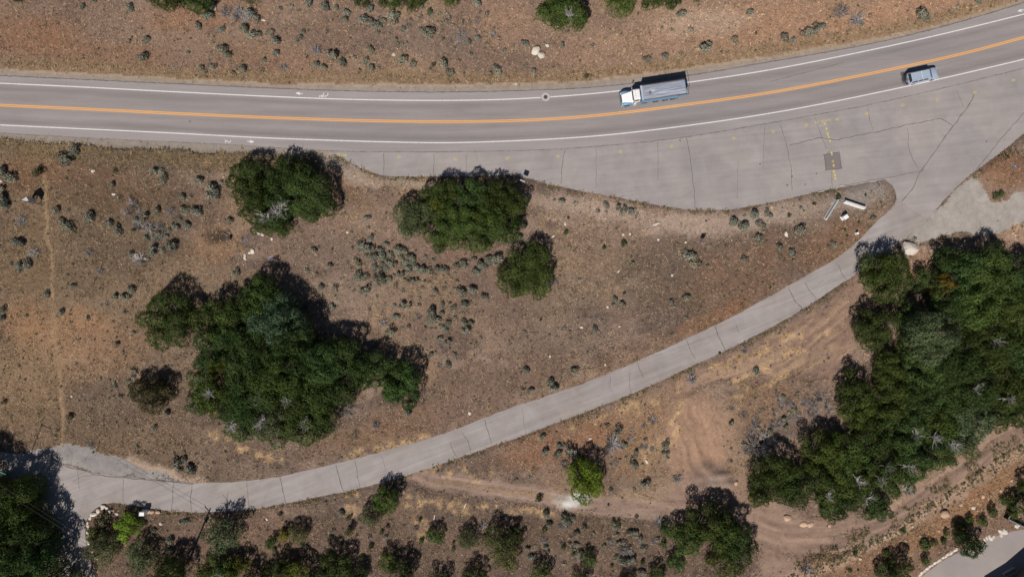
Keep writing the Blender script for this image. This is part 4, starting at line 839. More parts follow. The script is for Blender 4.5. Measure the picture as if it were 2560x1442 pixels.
tile(640, 0, [(15,150,30),(185,70,22),(275,50,18),(395,30,35),(520,55,40),(605,65,25),(680,95,32),(665,155,25),(855,75,35),(815,155,40),(905,195,40),(1030,135,55),(740,200,12),(1105,230,28),(1245,50,25),(1310,95,25,'n'),(1375,115,20),(1440,105,20),(1420,165,22),(1475,195,15),(1290,250,50),(1240,240,25),(1370,270,12),(1335,200,12),(1665,35,33),(1665,285,25),(1600,325,25),(1540,265,30,'d'),(1515,325,20,'d'),(1410,295,10,'n'),(1610,415,22),(1860,385,22),(110,250,30),(150,315,42),(150,405,28),(60,455,25),(50,530,22),(355,240,22),(322,290,28),(530,240,20),(450,385,38,'d'),(575,430,45),(655,475,38),(450,495,35),(510,510,30),(205,510,30,'d'),(865,375,30),(760,325,12),(1070,340,22),(745,440,22),(825,470,30),(870,520,28),(775,540,20),(925,515,18),(1105,460,42),(1182,488,28),(1335,495,20,'o'),(1310,525,18),(1410,490,45),(1460,555,32),(1815,530,38),(1755,560,22),(10,260,20)])
tile(1280, 0, [(100,330,32),(375,350,28),(600,350,22),(10,350,15),(1125,215,18),(1195,228,22),(1350,228,24),(1445,365,52),(1785,100,28),(1665,300,30),(1270,105,40),(1145,425,30),(1265,410,22),(1015,450,28),(165,535,26),(100,495,22),(640,550,12),(55,425,12),(555,580,22,'o'),(1830,255,12,'n')])
tile(1920, 0, [(545,95,50,'d'),(665,155,48,'d'),(690,185,25),(755,130,20),(1170,115,55),(1420,65,20),(1575,10,25),(1115,80,20),(350,230,45),(290,250,40),(410,200,30),(120,290,40),(190,305,28),(440,265,20),(1360,95,14)])
tile(0, 480, [(30,60,50),(40,100,45),(420,140,38),(165,220,35,'d'),(470,215,30),(515,265,45),(670,180,50),(825,235,38),(890,285,42),(155,380,42),(110,370,25),(260,455,38,'d'),(150,565,45),(215,545,40),(90,540,20,'d'),(900,55,20),(1000,100,40,'d'),(960,160,35,'d'),(1085,190,40),(1020,215,25),(1185,140,35),(1370,40,30),(1440,40,20),(1395,150,35),(1480,150,45),(1345,215,25),(1405,265,35),(1335,265,25),(1290,150,30,'d'),(1040,245,45,'d'),(1120,265,45,'d'),(1185,325,40),(1205,260,30,'d'),(1010,285,20,'n'),(1160,355,30,'d'),(1145,445,45),(1285,410,55),(980,465,28),(1050,510,45,'d'),(1120,510,20),(665,455,35,'d'),(800,430,15),(750,590,30,'d'),(1590,25,55),(1730,215,27),(1795,175,20),(1770,610,38),(1655,745,25),(550,710,25),(360,770,28),(460,900,28),(200,930,20),(665,955,24),(980,735,35),(935,790,42),(865,790,28),(765,850,12),(800,835,20,'d'),(945,905,20),(885,1140,25),(15,890,35),(20,950,30),(1010,1345,25),(1000,1385,22),(970,1420,25),(760,1405,18),(825,1410,14),(855,1430,20),(570,1290,18,'d'),(1005,1055,22)])
tile(640, 480, [(685,70,14),(832,200,28),(845,270,20),(862,355,26),(435,440,32),(575,430,12,'o'),(385,590,22),(388,555,10),(450,622,20),(545,560,30),(510,605,17),(485,720,32),(595,715,25),(610,745,15),(515,840,14),(490,840,12),(570,865,28),(610,860,12),(735,745,15),(605,800,10),
  (720,420,20),(790,410,38),(850,420,45),(930,430,30),(975,400,25),(840,475,35),(890,495,40),(950,475,38),(1010,475,30),(1060,440,42),(1110,440,32),(1140,440,12),(1165,490,38),(1080,490,30),(745,505,18),(690,530,18),(770,540,32),(715,575,12),(890,570,30),(940,550,28),(1000,540,40),(1050,540,25),(990,580,30),(940,585,25),(1120,540,35),(1170,540,30),(1150,585,35),(1210,580,35),(1260,585,35),(1300,595,32),(1340,625,18),(1360,575,30),(1400,580,30),(1440,585,25),(1500,560,35),(1495,610,15),(1560,545,38),(1600,520,22),(1640,505,25),(1700,550,45),(1750,520,35),(1655,600,38),(1810,510,45),(1270,485,22),(1330,510,22),(1225,510,10),(1380,495,8),(760,640,40),(800,640,32),(830,630,25),(900,655,35),(950,650,42),(1000,660,30),(920,690,25),(970,690,22),(1035,630,20),(1070,615,25),(1105,620,25),(1115,665,22),(1150,670,25),(1190,665,30),(1225,665,18),(1265,670,18),(1300,680,14),(1405,640,15),(1445,625,15),(1505,672,20),(1430,690,8),(1050,695,20),(800,745,28),(840,735,35),(860,705,20),(1105,745,18),(910,785,16),(1250,720,18),(1325,725,10),(1350,750,25),(1410,730,20),(1450,765,18),(1480,730,15),(1545,750,45),(1620,735,40),(1560,785,20),(1720,790,32),(1235,795,16),(970,840,15),(1045,850,18),(1105,855,32),(1150,855,25),(1225,850,20),(1400,845,25),(1455,835,18),(1480,875,28),(1570,840,35),(1610,830,18),(855,885,16),(1320,900,45),(1310,945,42),(1350,960,35),(1400,910,25),(1050,935,30),(1110,935,14),(1215,935,25,'d'),(1175,965,10),(1550,910,18),(1580,905,14),(1500,945,20),(1455,950,12),(1570,985,30),(1615,985,25),(1580,1045,42),(1445,995,28),(1415,1030,28),(1380,1000,15),(960,985,30,'d'),(1015,1050,40),(1095,1020,16),(1150,1010,22),(1275,1020,20),(1320,1025,16),(1375,1105,30),(1275,1110,14),(1210,1125,8),(1445,1130,28),(1455,1175,15),(1535,1140,12),(1610,1140,12),(1690,1095,18),(1690,1185,10),(1385,1165,25,'d'),(1310,1220,25),(1345,1210,20),(1290,1190,12),(1495,1220,20),(1505,1250,12),(1450,1300,28),(1410,1210,8),(1380,1305,22,'d'),(1350,580,25),(1420,560,15)])
tile(1280, 480, [(370,70,28),(470,95,24),(315,62,14),(710,100,25),(645,145,22),(705,150,14),(800,120,25),(840,150,35),(890,155,32),(920,130,20),(940,160,12),(930,190,16),(405,310,22,'n'),(420,195,12,'o'),(835,390,28,'n'),(690,420,18,'n'),(190,370,15),(55,355,35),(90,255,25),(95,125,18),(900,535,22),(1330,480,50),(1370,540,45),(1310,465,30),(1465,555,18),(1740,510,28),(1845,350,35),(1660,235,42),(1745,255,42),(1820,170,45),(1860,245,35),(1910,165,30),(1740,182,15),(1895,285,18),(640,705,18),(500,655,16),(1065,690,12),(310,685,32,'d'),(350,735,12),(530,805,12),(840,760,14,'o'),(775,810,25),(755,845,18),(825,845,25),(1195,825,25),(1215,860,20),(1310,795,38),(1290,880,10),(1310,945,18),(675,965,13),(635,940,20,'d'),(625,1035,30),(390,1030,22),(435,1055,18),(330,1090,14),(375,1145,15),(100,1050,18),(215,960,14,'n'),(1200,1075,18),(110,1335,30),(465,1340,35),(290,1430,40),(105,1435,14),(1835,1350,35),(1745,1190,25,'d'),(1800,1150,18),(1350,1405,38,'d'),(1560,1210,12,'n')])
tile(1920, 480, [(15,175,25),(155,180,18,'n'),(235,280,45),(240,120,18),(525,40,22,'n'),(785,200,25),(745,265,18),(85,420,35),(175,455,35),(90,495,20),(485,400,25),(570,290,14,'n'),(550,395,14),(185,530,22),(95,605,12),(30,570,12),(1700,25,30,'n'),(1740,20,30,'n'),(1100,350,18),(340,90,16,'n'),(725,25,12,'n'),(670,230,12,'n'),(585,330,10,'n')])
S2 = 2.992
tile(0, 960, [(40,130,22,'o'),(905,90,20),(785,95,10),(850,95,12),(530,245,28,'o'),(515,295,14),(675,300,10),(1185,265,12),(1160,325,28),(1245,215,28),(1145,325,14),(1035,385,10),(855,20,22),(1030,470,20),(1035,515,18),(680,455,20,'d'),(1225,515,10),(1305,515,14),(1325,590,42),(1380,560,28),(1420,640,40),(1340,640,25),(1600,590,16),(1705,570,18),(1775,570,20,'d'),(1550,700,14),(1550,620,12),(1645,230,14),(1350,1035,18),(1395,1025,28),(1280,1170,38),(1255,1215,28),(1150,1095,25),(1270,1235,25),(795,1010,60,'o'),(640,1290,35,'d')], S2)
tile(640, 960, [(1135,210,35),(1010,180,18),(1345,212,14),(900,310,32,'d'),(745,395,16),(740,360,18),(630,555,18),(635,960,30),(520,885,18),(590,870,14),(690,200,45,'d'),(865,1205,25,'n'),(645,1190,20,'n'),(800,1290,25,'n'),(1480,1230,20,'n'),(1240,1170,25,'n'),(405,1240,12),(1385,1340,20),(105,1200,30,'n'),(1640,1110,25,'d'),(1700,1050,30,'d')], S2)
tile(1280, 960, [(85,40,22),(140,50,26),(305,25,45),(360,455,28),(440,505,48),(340,520,35),(250,510,35),(225,390,25),(745,445,55,'d'),(790,350,38),(800,460,35,'d'),(720,500,40,'d'),(800,575,20),(850,555,22),(915,600,38),(1000,470,20,'d'),(1150,460,35),(1145,520,30),(1165,555,20),(390,605,35,'d'),(1005,745,35),(975,745,20),(915,790,18),(735,790,22),(1240,705,35,'d'),(1065,655,10),(130,690,18),(25,715,18),(260,975,35),(280,1040,30),(410,1020,45),(455,1000,25),(535,1080,35),(605,1115,20),(760,1050,35),(800,1065,25),(930,995,22),(880,1110,25),(960,1155,30),(835,1180,25),(740,1190,25,'d'),(850,1240,45,'d'),(890,1320,45),(840,1320,35),(1050,270,30,'d'),(1100,1035,35,'d'),(1640,295,25),(1635,575,18),(1640,490,18),(1820,470,70,'d'),(1860,540,50,'d'),(1760,500,40,'d'),(1900,400,45,'d'),(1640,180,20,'d'),(1730,230,25,'d'),(1610,430,12),(720,905,10,'n'),(1125,1195,28,'n'),(200,855,30,'n'),(115,1230,25),(150,1290,30),(505,1265,30),(970,1400,35),(1240,1340,40),(1180,1130,25,'n')], S2)
tile(1920, 960, [(195,500,12),(30,300,30,'d'),(115,270,30),(60,80,20,'d'),(130,320,25),(265,335,10),(170,430,14),(90,420,14),(1010,1090,25,'n'),(880,1255,25,'n'),(1170,1190,45,'n'),(1230,1180,25,'n'),(670,1385,12,'n'),(610,1390,18,'n'),(280,1370,40,'d'),(1300,1170,30,'n'),(640,1260,25,'n'),(1830,790,20,'n'),(1760,870,30,'n')], S2)
def fill(poly, n, kinds, lo, hi, seed):
    r = np.random.default_rng(seed); P = np.array(poly, float); k = 0
    while k < n:
        x, y = r.uniform(*(P[:, 0].min(), P[:, 0].max())), r.uniform(*(P[:, 1].min(), P[:, 1].max()))
        if inside(poly, np.array([x]), np.array([y]))[0] and all(math.hypot(x - q[0], y - q[1]) > 9 for q in SH): SH.append((x, y, r.uniform(lo, hi), kinds[int(r.integers(len(kinds)))])); k += 1
fill([(1850, 1110), (1880, 1040), (1960, 980), (2070, 980), (2080, 1040), (2000, 1090), (1950, 1130), (1890, 1150)], 46, 'dddg', 5, 10, 1)
fill([(320, 520), (480, 510), (490, 600), (420, 640), (330, 600)], 12, 'ddg', 6, 10, 2)
fill([(1350, 1290), (1700, 1300), (1680, 1430), (1330, 1400)], 40, 'ggdn', 5, 9, 3)
fill([(640, 1290), (900, 1260), (1300, 1300), (1300, 1420), (640, 1400)], 34, 'dgon', 4, 8, 4)
fill([(1460, 1060), (1600, 1040), (1640, 1150), (1540, 1190), (1500, 1120)], 14, 'dg', 5, 9, 5)
fill([(900, 40), (1280, 30), (1260, 120), (950, 110)], 22, 'dgg', 5, 9, 6)
BC = {'g': ((.262, .252, .188), 'grey-green sagebrush', 'sagebrush', SAGE, 'shrub', 'sagebrush clumps'), 'd': ((.33, .29, .27), 'grey leafless dead shrub', 'dead_shrub', DEAD, 'shrub', 'dead shrubs'), 'n': ((.085, .11, .042), 'low green bush', 'green_bush', GREEN, 'bush', 'low green bushes'), 'o': ((.115, .105, .058), 'olive brown bush', 'olive_bush', GREEN, 'bush', 'olive bushes')}
SH.sort(key=lambda q: -q[2]); ns = 0; RV, RF, RC, off = [], [], [], 0
for px, py, rp, kd in SH:
    rgb, noun, nm, LIB, cat, grp = BC[kd]; v = int(rng.integers(len(LIB))); Rm = max(rp, 3.5) / K * (1.26 if kd != 'd' else 1.35)
    x, y = G(px, py, Rm * .35); s = Rm / .72; sc = np.array((s * rng.uniform(.78, 1.05), s * rng.uniform(.95, 1.3), s * rng.uniform(.9, 1.2))); rz = rng.uniform(0, 6.28); f = rng.uniform(.8, 1.15); z = gz(x, y) - .04
    w = rng.normal(0, .03); colr = np.array((rgb[0] * f * (1 + w), rgb[1] * f, rgb[2] * f * (1 - w)))
    if kd == 'g':
        ns += 1
        if ns > 295:        # the smallest ones: one object
            me = MINI[v % 4]; n = len(me.vertices); V = np.empty(n * 3, np.float32); me.vertices.foreach_get('co', V); V = V.reshape(-1, 3) * sc
            V = np.c_[V[:, 0] * math.cos(rz) - V[:, 1] * math.sin(rz) + x, V[:, 0] * math.sin(rz) + V[:, 1] * math.cos(rz) + y, V[:, 2] + z]
            RV.append(V); RF.append(np.arange(n).reshape(-1, 4) + off); off += n; c = np.empty(n * 4, np.float32); me.color_attributes['tint'].data.foreach_get('color', c); RC.append(c.reshape(-1, 4)[:, :3] * colr); continue
    o = link(nm, LIB[v], None, (x, y, z), rz, sc); o.color = (*colr, 1); tag(o, None, cat, grp)
    size = 'large ' if rp > 14 else ('small ' if rp < 8 else '')
    place_label(o, size + noun, px, py)
r = np.random.default_rng(88); n = 0; wd = np.clip(weed * 1.2 + .05 * grass, 0, 1)
for _ in range(60000):
    x, y = r.uniform(-92, 92), r.uniform(-52, 52)
    if r.random() > float(gsample(wd, x, y)) * .22 or gsample(paved, x, y): continue
    me = MINI[int(r.integers(4))]; nn = len(me.vertices); V = np.empty(nn * 3, np.float32); me.vertices.foreach_get('co', V); s = r.uniform(.18, .5); V = V.reshape(-1, 3) * s + np.array((x, y, gz(x, y) - .03))
    RV.append(V); RF.append(np.arange(nn).reshape(-1, 4) + off); off += nn; c = np.empty(nn * 4, np.float32); me.color_attributes['tint'].data.foreach_get('color', c); RC.append(c.reshape(-1, 4)[:, :3] * (np.array((.11, .115, .065)) if r.random() < .6 else np.array((.18, .165, .13))) * r.uniform(.7, 1.2)); n += 1
    if n > 1900: break
if RV: tag(link('small_sagebrush', np_mesh('small_sagebrush', np.concatenate(RV), np.concatenate(RF), M['tuft'], ('tint', np.concatenate(RC)))), 'tiny grey-green sagebrush seedlings dotted between the larger clumps', 'shrubs', None, 'stuff')
# bank of small weeds below the dirt track
bx = resample([(x + 6, y + 14) for x, y in BANK], 2); k = rng.integers(0, len(bx), 420); q = bx[k] + rng.normal(0, 9, (420, 2)); RV, RF, RC, off = [], [], [], 0
for px, py in q:
    x, y = G(px, py); me = MINI[int(rng.integers(4))]; n = len(me.vertices); V = np.empty(n * 3, np.float32); me.vertices.foreach_get('co', V); s = rng.uniform(.15, .5); V = V.reshape(-1, 3) * s + np.array((x, y, gz(x, y) - .03))
    RV.append(V); RF.append(np.arange(n).reshape(-1, 4) + off); off += n; c = np.empty(n * 4, np.float32); me.color_attributes['tint'].data.foreach_get('color', c); RC.append(c.reshape(-1, 4)[:, :3] * np.array((.10, .13, .075)) * rng.uniform(.7, 1.2))
tag(link('bank_weeds', np_mesh('bank_weeds', np.concatenate(RV), np.concatenate(RF), M['tuft'], ('tint', np.concatenate(RC)))), 'band of grey-green weeds along the bank below the dirt track', 'weeds', None, 'stuff')

# ================================================================== rocks
def rock_mesh(seed, mat):
    r = np.random.default_rng(seed); bm = bmesh.new(); bmesh.ops.create_icosphere(bm, subdivisions=2, radius=1)
    for _ in range(9):      # cleave flat faces
        n = Vector(r.normal(0, 1, 3)).normalized(); d = r.uniform(.62, .9)
        for v in bm.verts:
            k = v.co.dot(n) - d
            if k > 0: v.co -= n * k
    for v in bm.verts: v.co *= 1 + r.normal(0, .025); v.co.z *= .75
    me = bpy.data.meshes.new('rock'); bm.to_mesh(me); bm.free(); me.materials.append(mat); return me
RW = [rock_mesh(600 + k, M['rock_white']) for k in range(7)]; RT = [rock_mesh(650 + k, M['rock_tan']) for k in range(5)]
def rock(px, py, rp, el=1.0, ang=None, tan=False, label=None, name='rock', up=.5):
    Rm = rp / K; x, y = G(px, py, Rm * .5); L = RT if tan else RW
    o = link(name, L[int(rng.integers(len(L)))], None, (x, y, gz(x, y) + Rm * up * .35), R(ang) if ang is not None else rng.uniform(0, 6.28), (Rm * 1.15 * el, Rm * 1.1 / el, Rm * up * 1.6))
    tag(o, label, 'rock', 'loose rocks')
    if not label: place_label(o, ('large ' if rp >= 8 else '') + ('tan sandstone rock' if tan else 'pale rock'), px, py, ('big pale boulder', 'tan boulder by the track', 'paired pale highway rocks'))
    return o
rock(2273, 621, 19, 1.12, -12, False, 'big pale boulder at the junction beside the lane edge oak', 'boulder', .55)
o8, s8 = (210, 1230), 8.48
for x, y, r_, e, a in [(125, 550, 40, 1.2, 60), (75, 655, 30, 1.2, 80), (90, 710, 35, 1.1, 0), (100, 770, 32, 1.1, 0), (95, 845, 45, 1, 0), (95, 920, 35, 1.1, 0), (75, 970, 25, 1, 0), (100, 1060, 55, 1.15, 110), (200, 470, 58, 1.3, 8), (300, 400, 48, 1.15, 100), (400, 300, 48, 1.3, 0), (400, 345, 35, 1.2, 0), (485, 330, 35, 1.1, 0), (500, 400, 30, 1, 0), (550, 400, 36, 1.1, 0), (715, 450, 34, 1.1, 0), (1630, 660, 36, 1.1, -50), (210, 1335, 25, 1, 0), (260, 1390, 28, 1.1, 0)]:
    rock(o8[0] + x / s8, o8[1] + y / s8, r_ / s8, e, a)
for x, y, r_ in [(610, 375, 36), (1430, 410, 58), (1565, 430, 46), (180, 1250, 30), (300, 1410, 24)]: rock(o8[0] + x / s8, o8[1] + y / s8, r_ / s8, 1.15, 0, True)
rock(1340, 127, 11, 1.1, 20, False, 'larger of the two pale rocks above the highway near the manhole cover'); rock(1354, 138, 8.5, 1.1, 0, False, 'smaller of the two pale rocks above the highway near the manhole cover')
rock(2363, 1285, 11, 1.05, 0, True, 'big tan boulder on the orange slope below the dirt track', 'boulder', .5)
for a in [(533, 20, 7.5), (1368, 115, 5), (631, 628, 6), (625, 631.5, 4.5, 1.3, 25), (613, 639, 4.2, .8), (612.5, 646, 4.4, .85), (657, 586.5, 4.2), (680, 597.5, 3.6), (646, 583, 4, 1.6, -25), (869, 580, 4), (286, 486, 4, .8), (234, 428, 4.5), (341, 638, 5), (364, 647, 3.6), (985, 138, 5), (1246, 641, 5), (796, 161, 4), (1413, 560, 3.8, 1.4), (1382, 592, 4, 1.5, 40), (1558, 586, 3.5), (1575, 585, 3.4), (1645, 599, 3.4), (1546, 678, 3.5, .7), (1174, 1032, 4.5), (1965, 586, 5.5, .8), (1490, 1116, 4), (1616, 1152, 4.4, 1.3), (1475, 1095, 3.6, 1.3), (2431, 1267, 5), (181, 990, 3), (668, 1296, 3.5), (488, 1392, 4), (1714, 606, 3), (1519, 767, 3.2), (1454, 818, 4, 1.3), (1512, 911, 3.2), (1680, 688, 3.2), (1375, 890, 3), (1640, 560, 6, 1.7, 25), (1770, 1396, 3), (12, 428, 4.5), (5, 453, 4), (1290, 210, 3.5), (660, 52, 4, 1.5)]: rock(*a)
for a in [(1840, 1207, 5.5), (1968, 1294, 9, 1.1, 15), (2012, 1311, 9, 1.2, 5), (2028, 1312, 8, 1.1, 40), (2074, 1314, 4.5), (1548, 816, 3.5), (560, 442, 3.2), (2280, 1315, 4), (2300, 1340, 4), (2262, 1350, 3.5), (2345, 1325, 4), (2210, 1340, 4), (2400, 1260, 5), (2455, 1240, 5), (2500, 1225, 4), (2528, 1200, 4), (2150, 1395, 4.5)]: rock(*a[:3], *(a[3:5] if len(a) > 3 else (1.0, None)), True)
q = resample([(2299, 1438), (2320, 1420), (2345, 1403), (2388, 1374)], 7)
for px, py in q: rock(px + rng.normal(0, 1), py + rng.normal(0, 1) - 3, rng.uniform(3.6, 5.6), 1.2, 40, False, None, 'edging_rock')
for px, py in [(2440, 1350), (2466, 1346), (2472, 1342), (2478, 1347), (2484, 1343), (2462, 1350), (2500, 1328), (2506, 1332), (2511, 1327), (2516, 1334), (2504, 1337), (2540, 1316), (2546, 1312)]: rock(px + rng.normal(0, 1), py - 2 + rng.normal(0, 1), rng.uniform(3.6, 5.8), 1.15, None, False, None, 'edging_rock')

# ================================================================== vehicles
P_white = plain('truck_white_paint', (.80, .80, .79), .3, var=.03); P_blue = plain('truck_blue_paint', (.13, .30, .46), .4, var=.1)
P_glass = plain('dark_glass', (.035, .042, .045), .12, var=.05); P_silver = plain('silver_blue_paint', (.37, .43, .52), .32, .1, var=.03)
P_tank = plain('aluminium_tank', (.50, .49, .48), .4, .5); P_red = plain('tail_lamp_red', (.35, .02, .015), .4); P_lamp = plain('headlamp_lens', (.7, .7, .68), .15)
P_rust = plain('rusty_rail', (.12, .085, .075), .8, var=.25); P_load = plain('load_soil', (.22, .15, .10), .9, var=.3); P_rim = plain('wheel_rim', (.35, .35, .36), .4, .6)
def m_tarp():
    m, nt, b = nodes('grey_tarp'); c = coords(nt); mp = N(nt, 'ShaderNodeMapping'); nt.links.new(c, mp.inputs[0]); mp.inputs['Scale'].default_value = (.22, 2.6, 1)
    f = noise(nt, mp.outputs[0], 1.6, 4, .6); nt.links.new(mixc(nt, remap(nt, f, .35, .65, 0, 1), (.225, .23, .275), (.35, .38, .45)), b.inputs['Base Color']); b.inputs['Roughness'].default_value = .55
    return m
P_tarp = m_tarp()
def wheel(parent, x, y, r, w, name='wheel', dual=False):
    e = MB(); sg = 1 if y > 0 else -1
    n = 22; prof = [(r * .55, -w / 2), (r * .93, -w / 2), (r, -w / 2 + .04), (r, w / 2 - .04), (r * .93, w / 2), (r * .55, w / 2)]
    rings = [[(x + q * math.cos(2 * math.pi * i / n), y + t, r + q * math.sin(2 * math.pi * i / n)) for q, t in prof] for i in range(n)]
    rings.append(rings[0]); e.loft(rings, False); t = e.build(name, M['rubber'], parent)
    m = MB().tube((x, y - w * .36, r), (x, y + w * .36, r), r * .56, n=20); m.tube((x, y + sg * w * .36, r), (x, y + sg * w * .46, r), r * .2, n=10); m.build('rim', P_rim, t)
    return t
# ---- dump truck (front towards the left of the picture)
th = R(188.6); fx, fy = G(1548, 252.8); fwd = (math.cos(th), math.sin(th))
truck = empty('dump_truck', (fx - fwd[0] * 5.4, fy - fwd[1] * 5.4, HWZ + .002), th, 'white and blue dump truck with a grey tarp driving on the highway', 'truck')
X = lambda s: 5.4 - s
def ringb(s, hw, z0, z1, bev=.12): return [(X(s), -hw, z0), (X(s), hw, z0), (X(s), hw, z1 - bev), (X(s), hw - bev, z1), (X(s), -hw + bev, z1), (X(s), -hw, z1 - bev)]
MB().box((X(5.6), .43, .92), (9.9, .09, .26)).box((X(5.6), -.43, .92), (9.9, .09, .26)).box((X(2.0), 0, .92), (.12, .84, .2)).box((X(5.0), 0, .92), (.12, .84, .2)).box((X(9.5), 0, .92), (.12, .84, .2)).build('chassis', M['black'], truck)
MB().box((X(.12), 0, .62), (.22, 2.36, .34)).build('bumper', M['chrome'], truck, bevel=.05)
MB().loft([ringb(.22, .70, .85, 1.52), ringb(.5, .74, .85, 1.66), ringb(1.2, .84, .85, 1.80), ringb(1.9, .93, .85, 1.90)]).build('hood', P_white, truck)
g = MB().box((X(.19), 0, 1.15), (.06, 1.1, .62)).build('grille', M['black'], truck)
for i in range(5): MB().box((X(.15), 0, .93 + i * .11), (.04, 1.06, .03)).build('grille_bar', M['chrome'], g)
for s in (-1, 1):
    f = MB(); prof = [(.24, .80), (.28, 1.12), (.50, 1.36), (.95, 1.46), (1.45, 1.38), (1.80, 1.12), (1.88, .75)]
    rings = []
    for q, z in prof: rings.append([(X(q), s * .72, z), (X(q), s * 1.12, z - .02), (X(q), s * 1.22, z - .12), (X(q), s * 1.22, z - .2), (X(q), s * 1.12, z - .1), (X(q), s * .72, z - .08)])
    f.loft(rings); f.build('fender', P_blue, truck, True)
    MB().tube((X(.30), s * .98, 1.08), (X(.18), s * .98, 1.06), .12, .13, 14).build('headlight', P_lamp, truck)
    wheel(truck, X(1.1), s * 1.02, .52, .32)
    MB().quad((X(2.10), s * .985, 2.02), (X(2.98), s * .985, 2.02), (X(2.96), s * .925, 2.62), (X(2.26), s * .925, 2.62)).build('side_window', P_glass, truck)
    m = MB(); m.path([(X(2.0), s * .95, 2.15), (X(1.92), s * 1.32, 2.2)], .02).path([(X(2.05), s * .92, 2.6), (X(1.95), s * 1.32, 2.65)], .02).box((X(1.93), s * 1.34, 2.42), (.10, .22, .52)); m.build('mirror', M['chrome'], truck)
    MB().tube((X(2.05), s * 1.02, .66), (X(3.0), s * 1.02, .66), .29, n=18).box((X(2.52), s * 1.1, .98), (.85, .26, .04)).build('fuel_tank', P_tank, truck, True)
    for k in (.38, .66): MB().box((X(2.5), s * 1.26, k), (.6, .16, .05)).build('step', P_tank, truck)
MB().loft([ringb(1.9, .97, .95, 1.98, .05), ringb(2.02, .98, .95, 2.1, .06), ringb(2.10, .98, .95, 2.1, .06), ringb(3.12, .98, .95, 2.1, .06)]).loft([ringb(1.95, .95, 1.95, 1.99, .03), ringb(2.22, .90, 1.95, 2.76, .12), ringb(2.32, .89, 1.95, 2.84, .15), ringb(2.7, .89, 1.95, 2.88, .15), ringb(3.10, .89, 1.95, 2.84, .15)]).build('cab', P_white, truck, bevel=.03)
MB().quad((X(1.915), -.84, 2.02), (X(1.915), .84, 2.02), (X(2.17), .78, 2.70), (X(2.17), -.78, 2.70)).build('windshield', P_glass, truck)
MB().box((X(2.12), 0, 2.80), (.26, 1.6, .05)).build('sun_visor', P_white, truck, bevel=.02)
for k in (-.6, -.3, 0, .3, .6): MB().box((X(2.35), k, 2.90), (.12, .09, .05)).build('cab_light', plain('amber_lamp', (.7, .3, .03), .3), truck)
MB().tube((X(3.18), -.72, .9), (X(3.18), -.72, 3.05), .07, n=10).tube((X(3.18), -.72, 1.4), (X(3.18), -.72, 2.5), .11, n=10).build('exhaust_stack', M['chrome'], truck)
MB().box((X(4.1), 1.02, .78), (.95, .42, .5)).build('tool_box', M['black'], truck, bevel=.03); MB().box((X(4.0), -1.02, .75), (1.1, .42, .5)).build('tool_box', P_tank, truck, bevel=.03)
for s in (-1, 1):
    for q in (6.1, 7.75, 9.1):
        wheel(truck, X(q), s * 1.05, .50, .30)
        if q > 7: wheel(truck, X(q), s * .72, .50, .28)
    MB().box((X(9.85), s * .95, .62), (.03, .6, .7)).build('mudflap', M['black'], truck)
    MB().tube((X(6.1), s * .2, .5), (X(6.1), s * .95, .5), .08).tube((X(7.75), s * .1, .5), (X(7.75), s * .95, .5), .1).tube((X(9.1), s * .1, .5), (X(9.1), s * .95, .5), .1).build('axle', M['black'], truck)
bed = MB()
bed.box((X(7.1), 0, 1.22), (7.5, 2.2, .12)).box((X(7.1), 1.19, 2.05), (7.5, .08, 1.75)).box((X(7.1), -1.19, 2.05), (7.5, .08, 1.75)).box((X(3.40), 0, 2.1), (.10, 2.44, 1.85))
bed = bed.build('bed', P_blue, truck)
for s in (-1, 1):
    for k in range(8): MB().box((X(3.7 + k * 1.0), s * 1.255, 2.0), (.12, .05, 1.55)).build('bed_rib', P_blue, bed)
    MB().box((X(7.1), s * 1.22, 2.965), (7.56, .14, .08)).build('top_rail', P_rust, bed)
MB().box((X(10.90), 0, 2.05), (.09, 2.44, 1.72)).build('tailgate', P_blue, bed); MB().box((X(3.44), 0, 3.06), (.34, 2.5, .06)).build('front_ledge', plain('ledge_paint', (.42, .43, .47), .5), bed)
for s in (-1, 1): MB().box((X(10.97), s * .95, 1.35), (.05, .16, .12)).build('tail_light', P_red, bed)
nxs, nys = 64, 34; ys = np.linspace(-1.14, 1.14, nys); ss = np.linspace(3.62, 10.82, nxs); SS, YY = np.meshgrid(ss, ys)
wr = fbm(SS * .22, YY * 2.4, .5, 811, 3, .6) - .5; sag = -.16 * np.exp(-(((SS - 4.9) / .7) ** 2 + ((YY + .02) / .45) ** 2))
ZZ = 3.02 + .10 * (1 - (YY / 1.14) ** 2) + .17 * wr * (1 - (np.abs(YY) / 1.14) ** 6) + sag; idx = np.arange(nxs * nys).reshape(nys, nxs)
hole = ((SS - 4.75) / .20) ** 2 + ((YY - .02) / .26) ** 2 < 1; Fq = np.stack([idx[:-1, :-1], idx[:-1, 1:], idx[1:, 1:], idx[1:, :-1]], -1).reshape(-1, 4); Fq = Fq[~hole[:-1, :-1].ravel()]
link('tarp', np_mesh('tarp', np.stack([X(SS), YY, ZZ], -1).reshape(-1, 3), Fq, P_tarp, None, True), truck)
ld = MB()
for i in range(7): ld.box((X(4.75 + rng.normal(0, .09)), rng.normal(0, .13), 2.8 + rng.uniform(0, .18)), (.22, .18, .16), rng.uniform(0, 3))
ld.box((X(4.75), 0, 2.6), (2.4, 2.0, .2)); ld.build('load', P_load, truck)
fr = MB()
for s in (-1, 1): fr.path([(X(9.4), s * 1.30, 2.7), (X(10.6), s * 1.30, 3.12), (X(11.28), s * 1.30, 2.9)], .028)
fr.path([(X(11.28), -1.30, 2.9), (X(11.28), 1.30, 2.9)], .03).path([(X(10.95), 1.30, 2.2), (X(11.28), 1.30, 2.9)], .02); fr.build('tarp_arm', M['black'], truck)

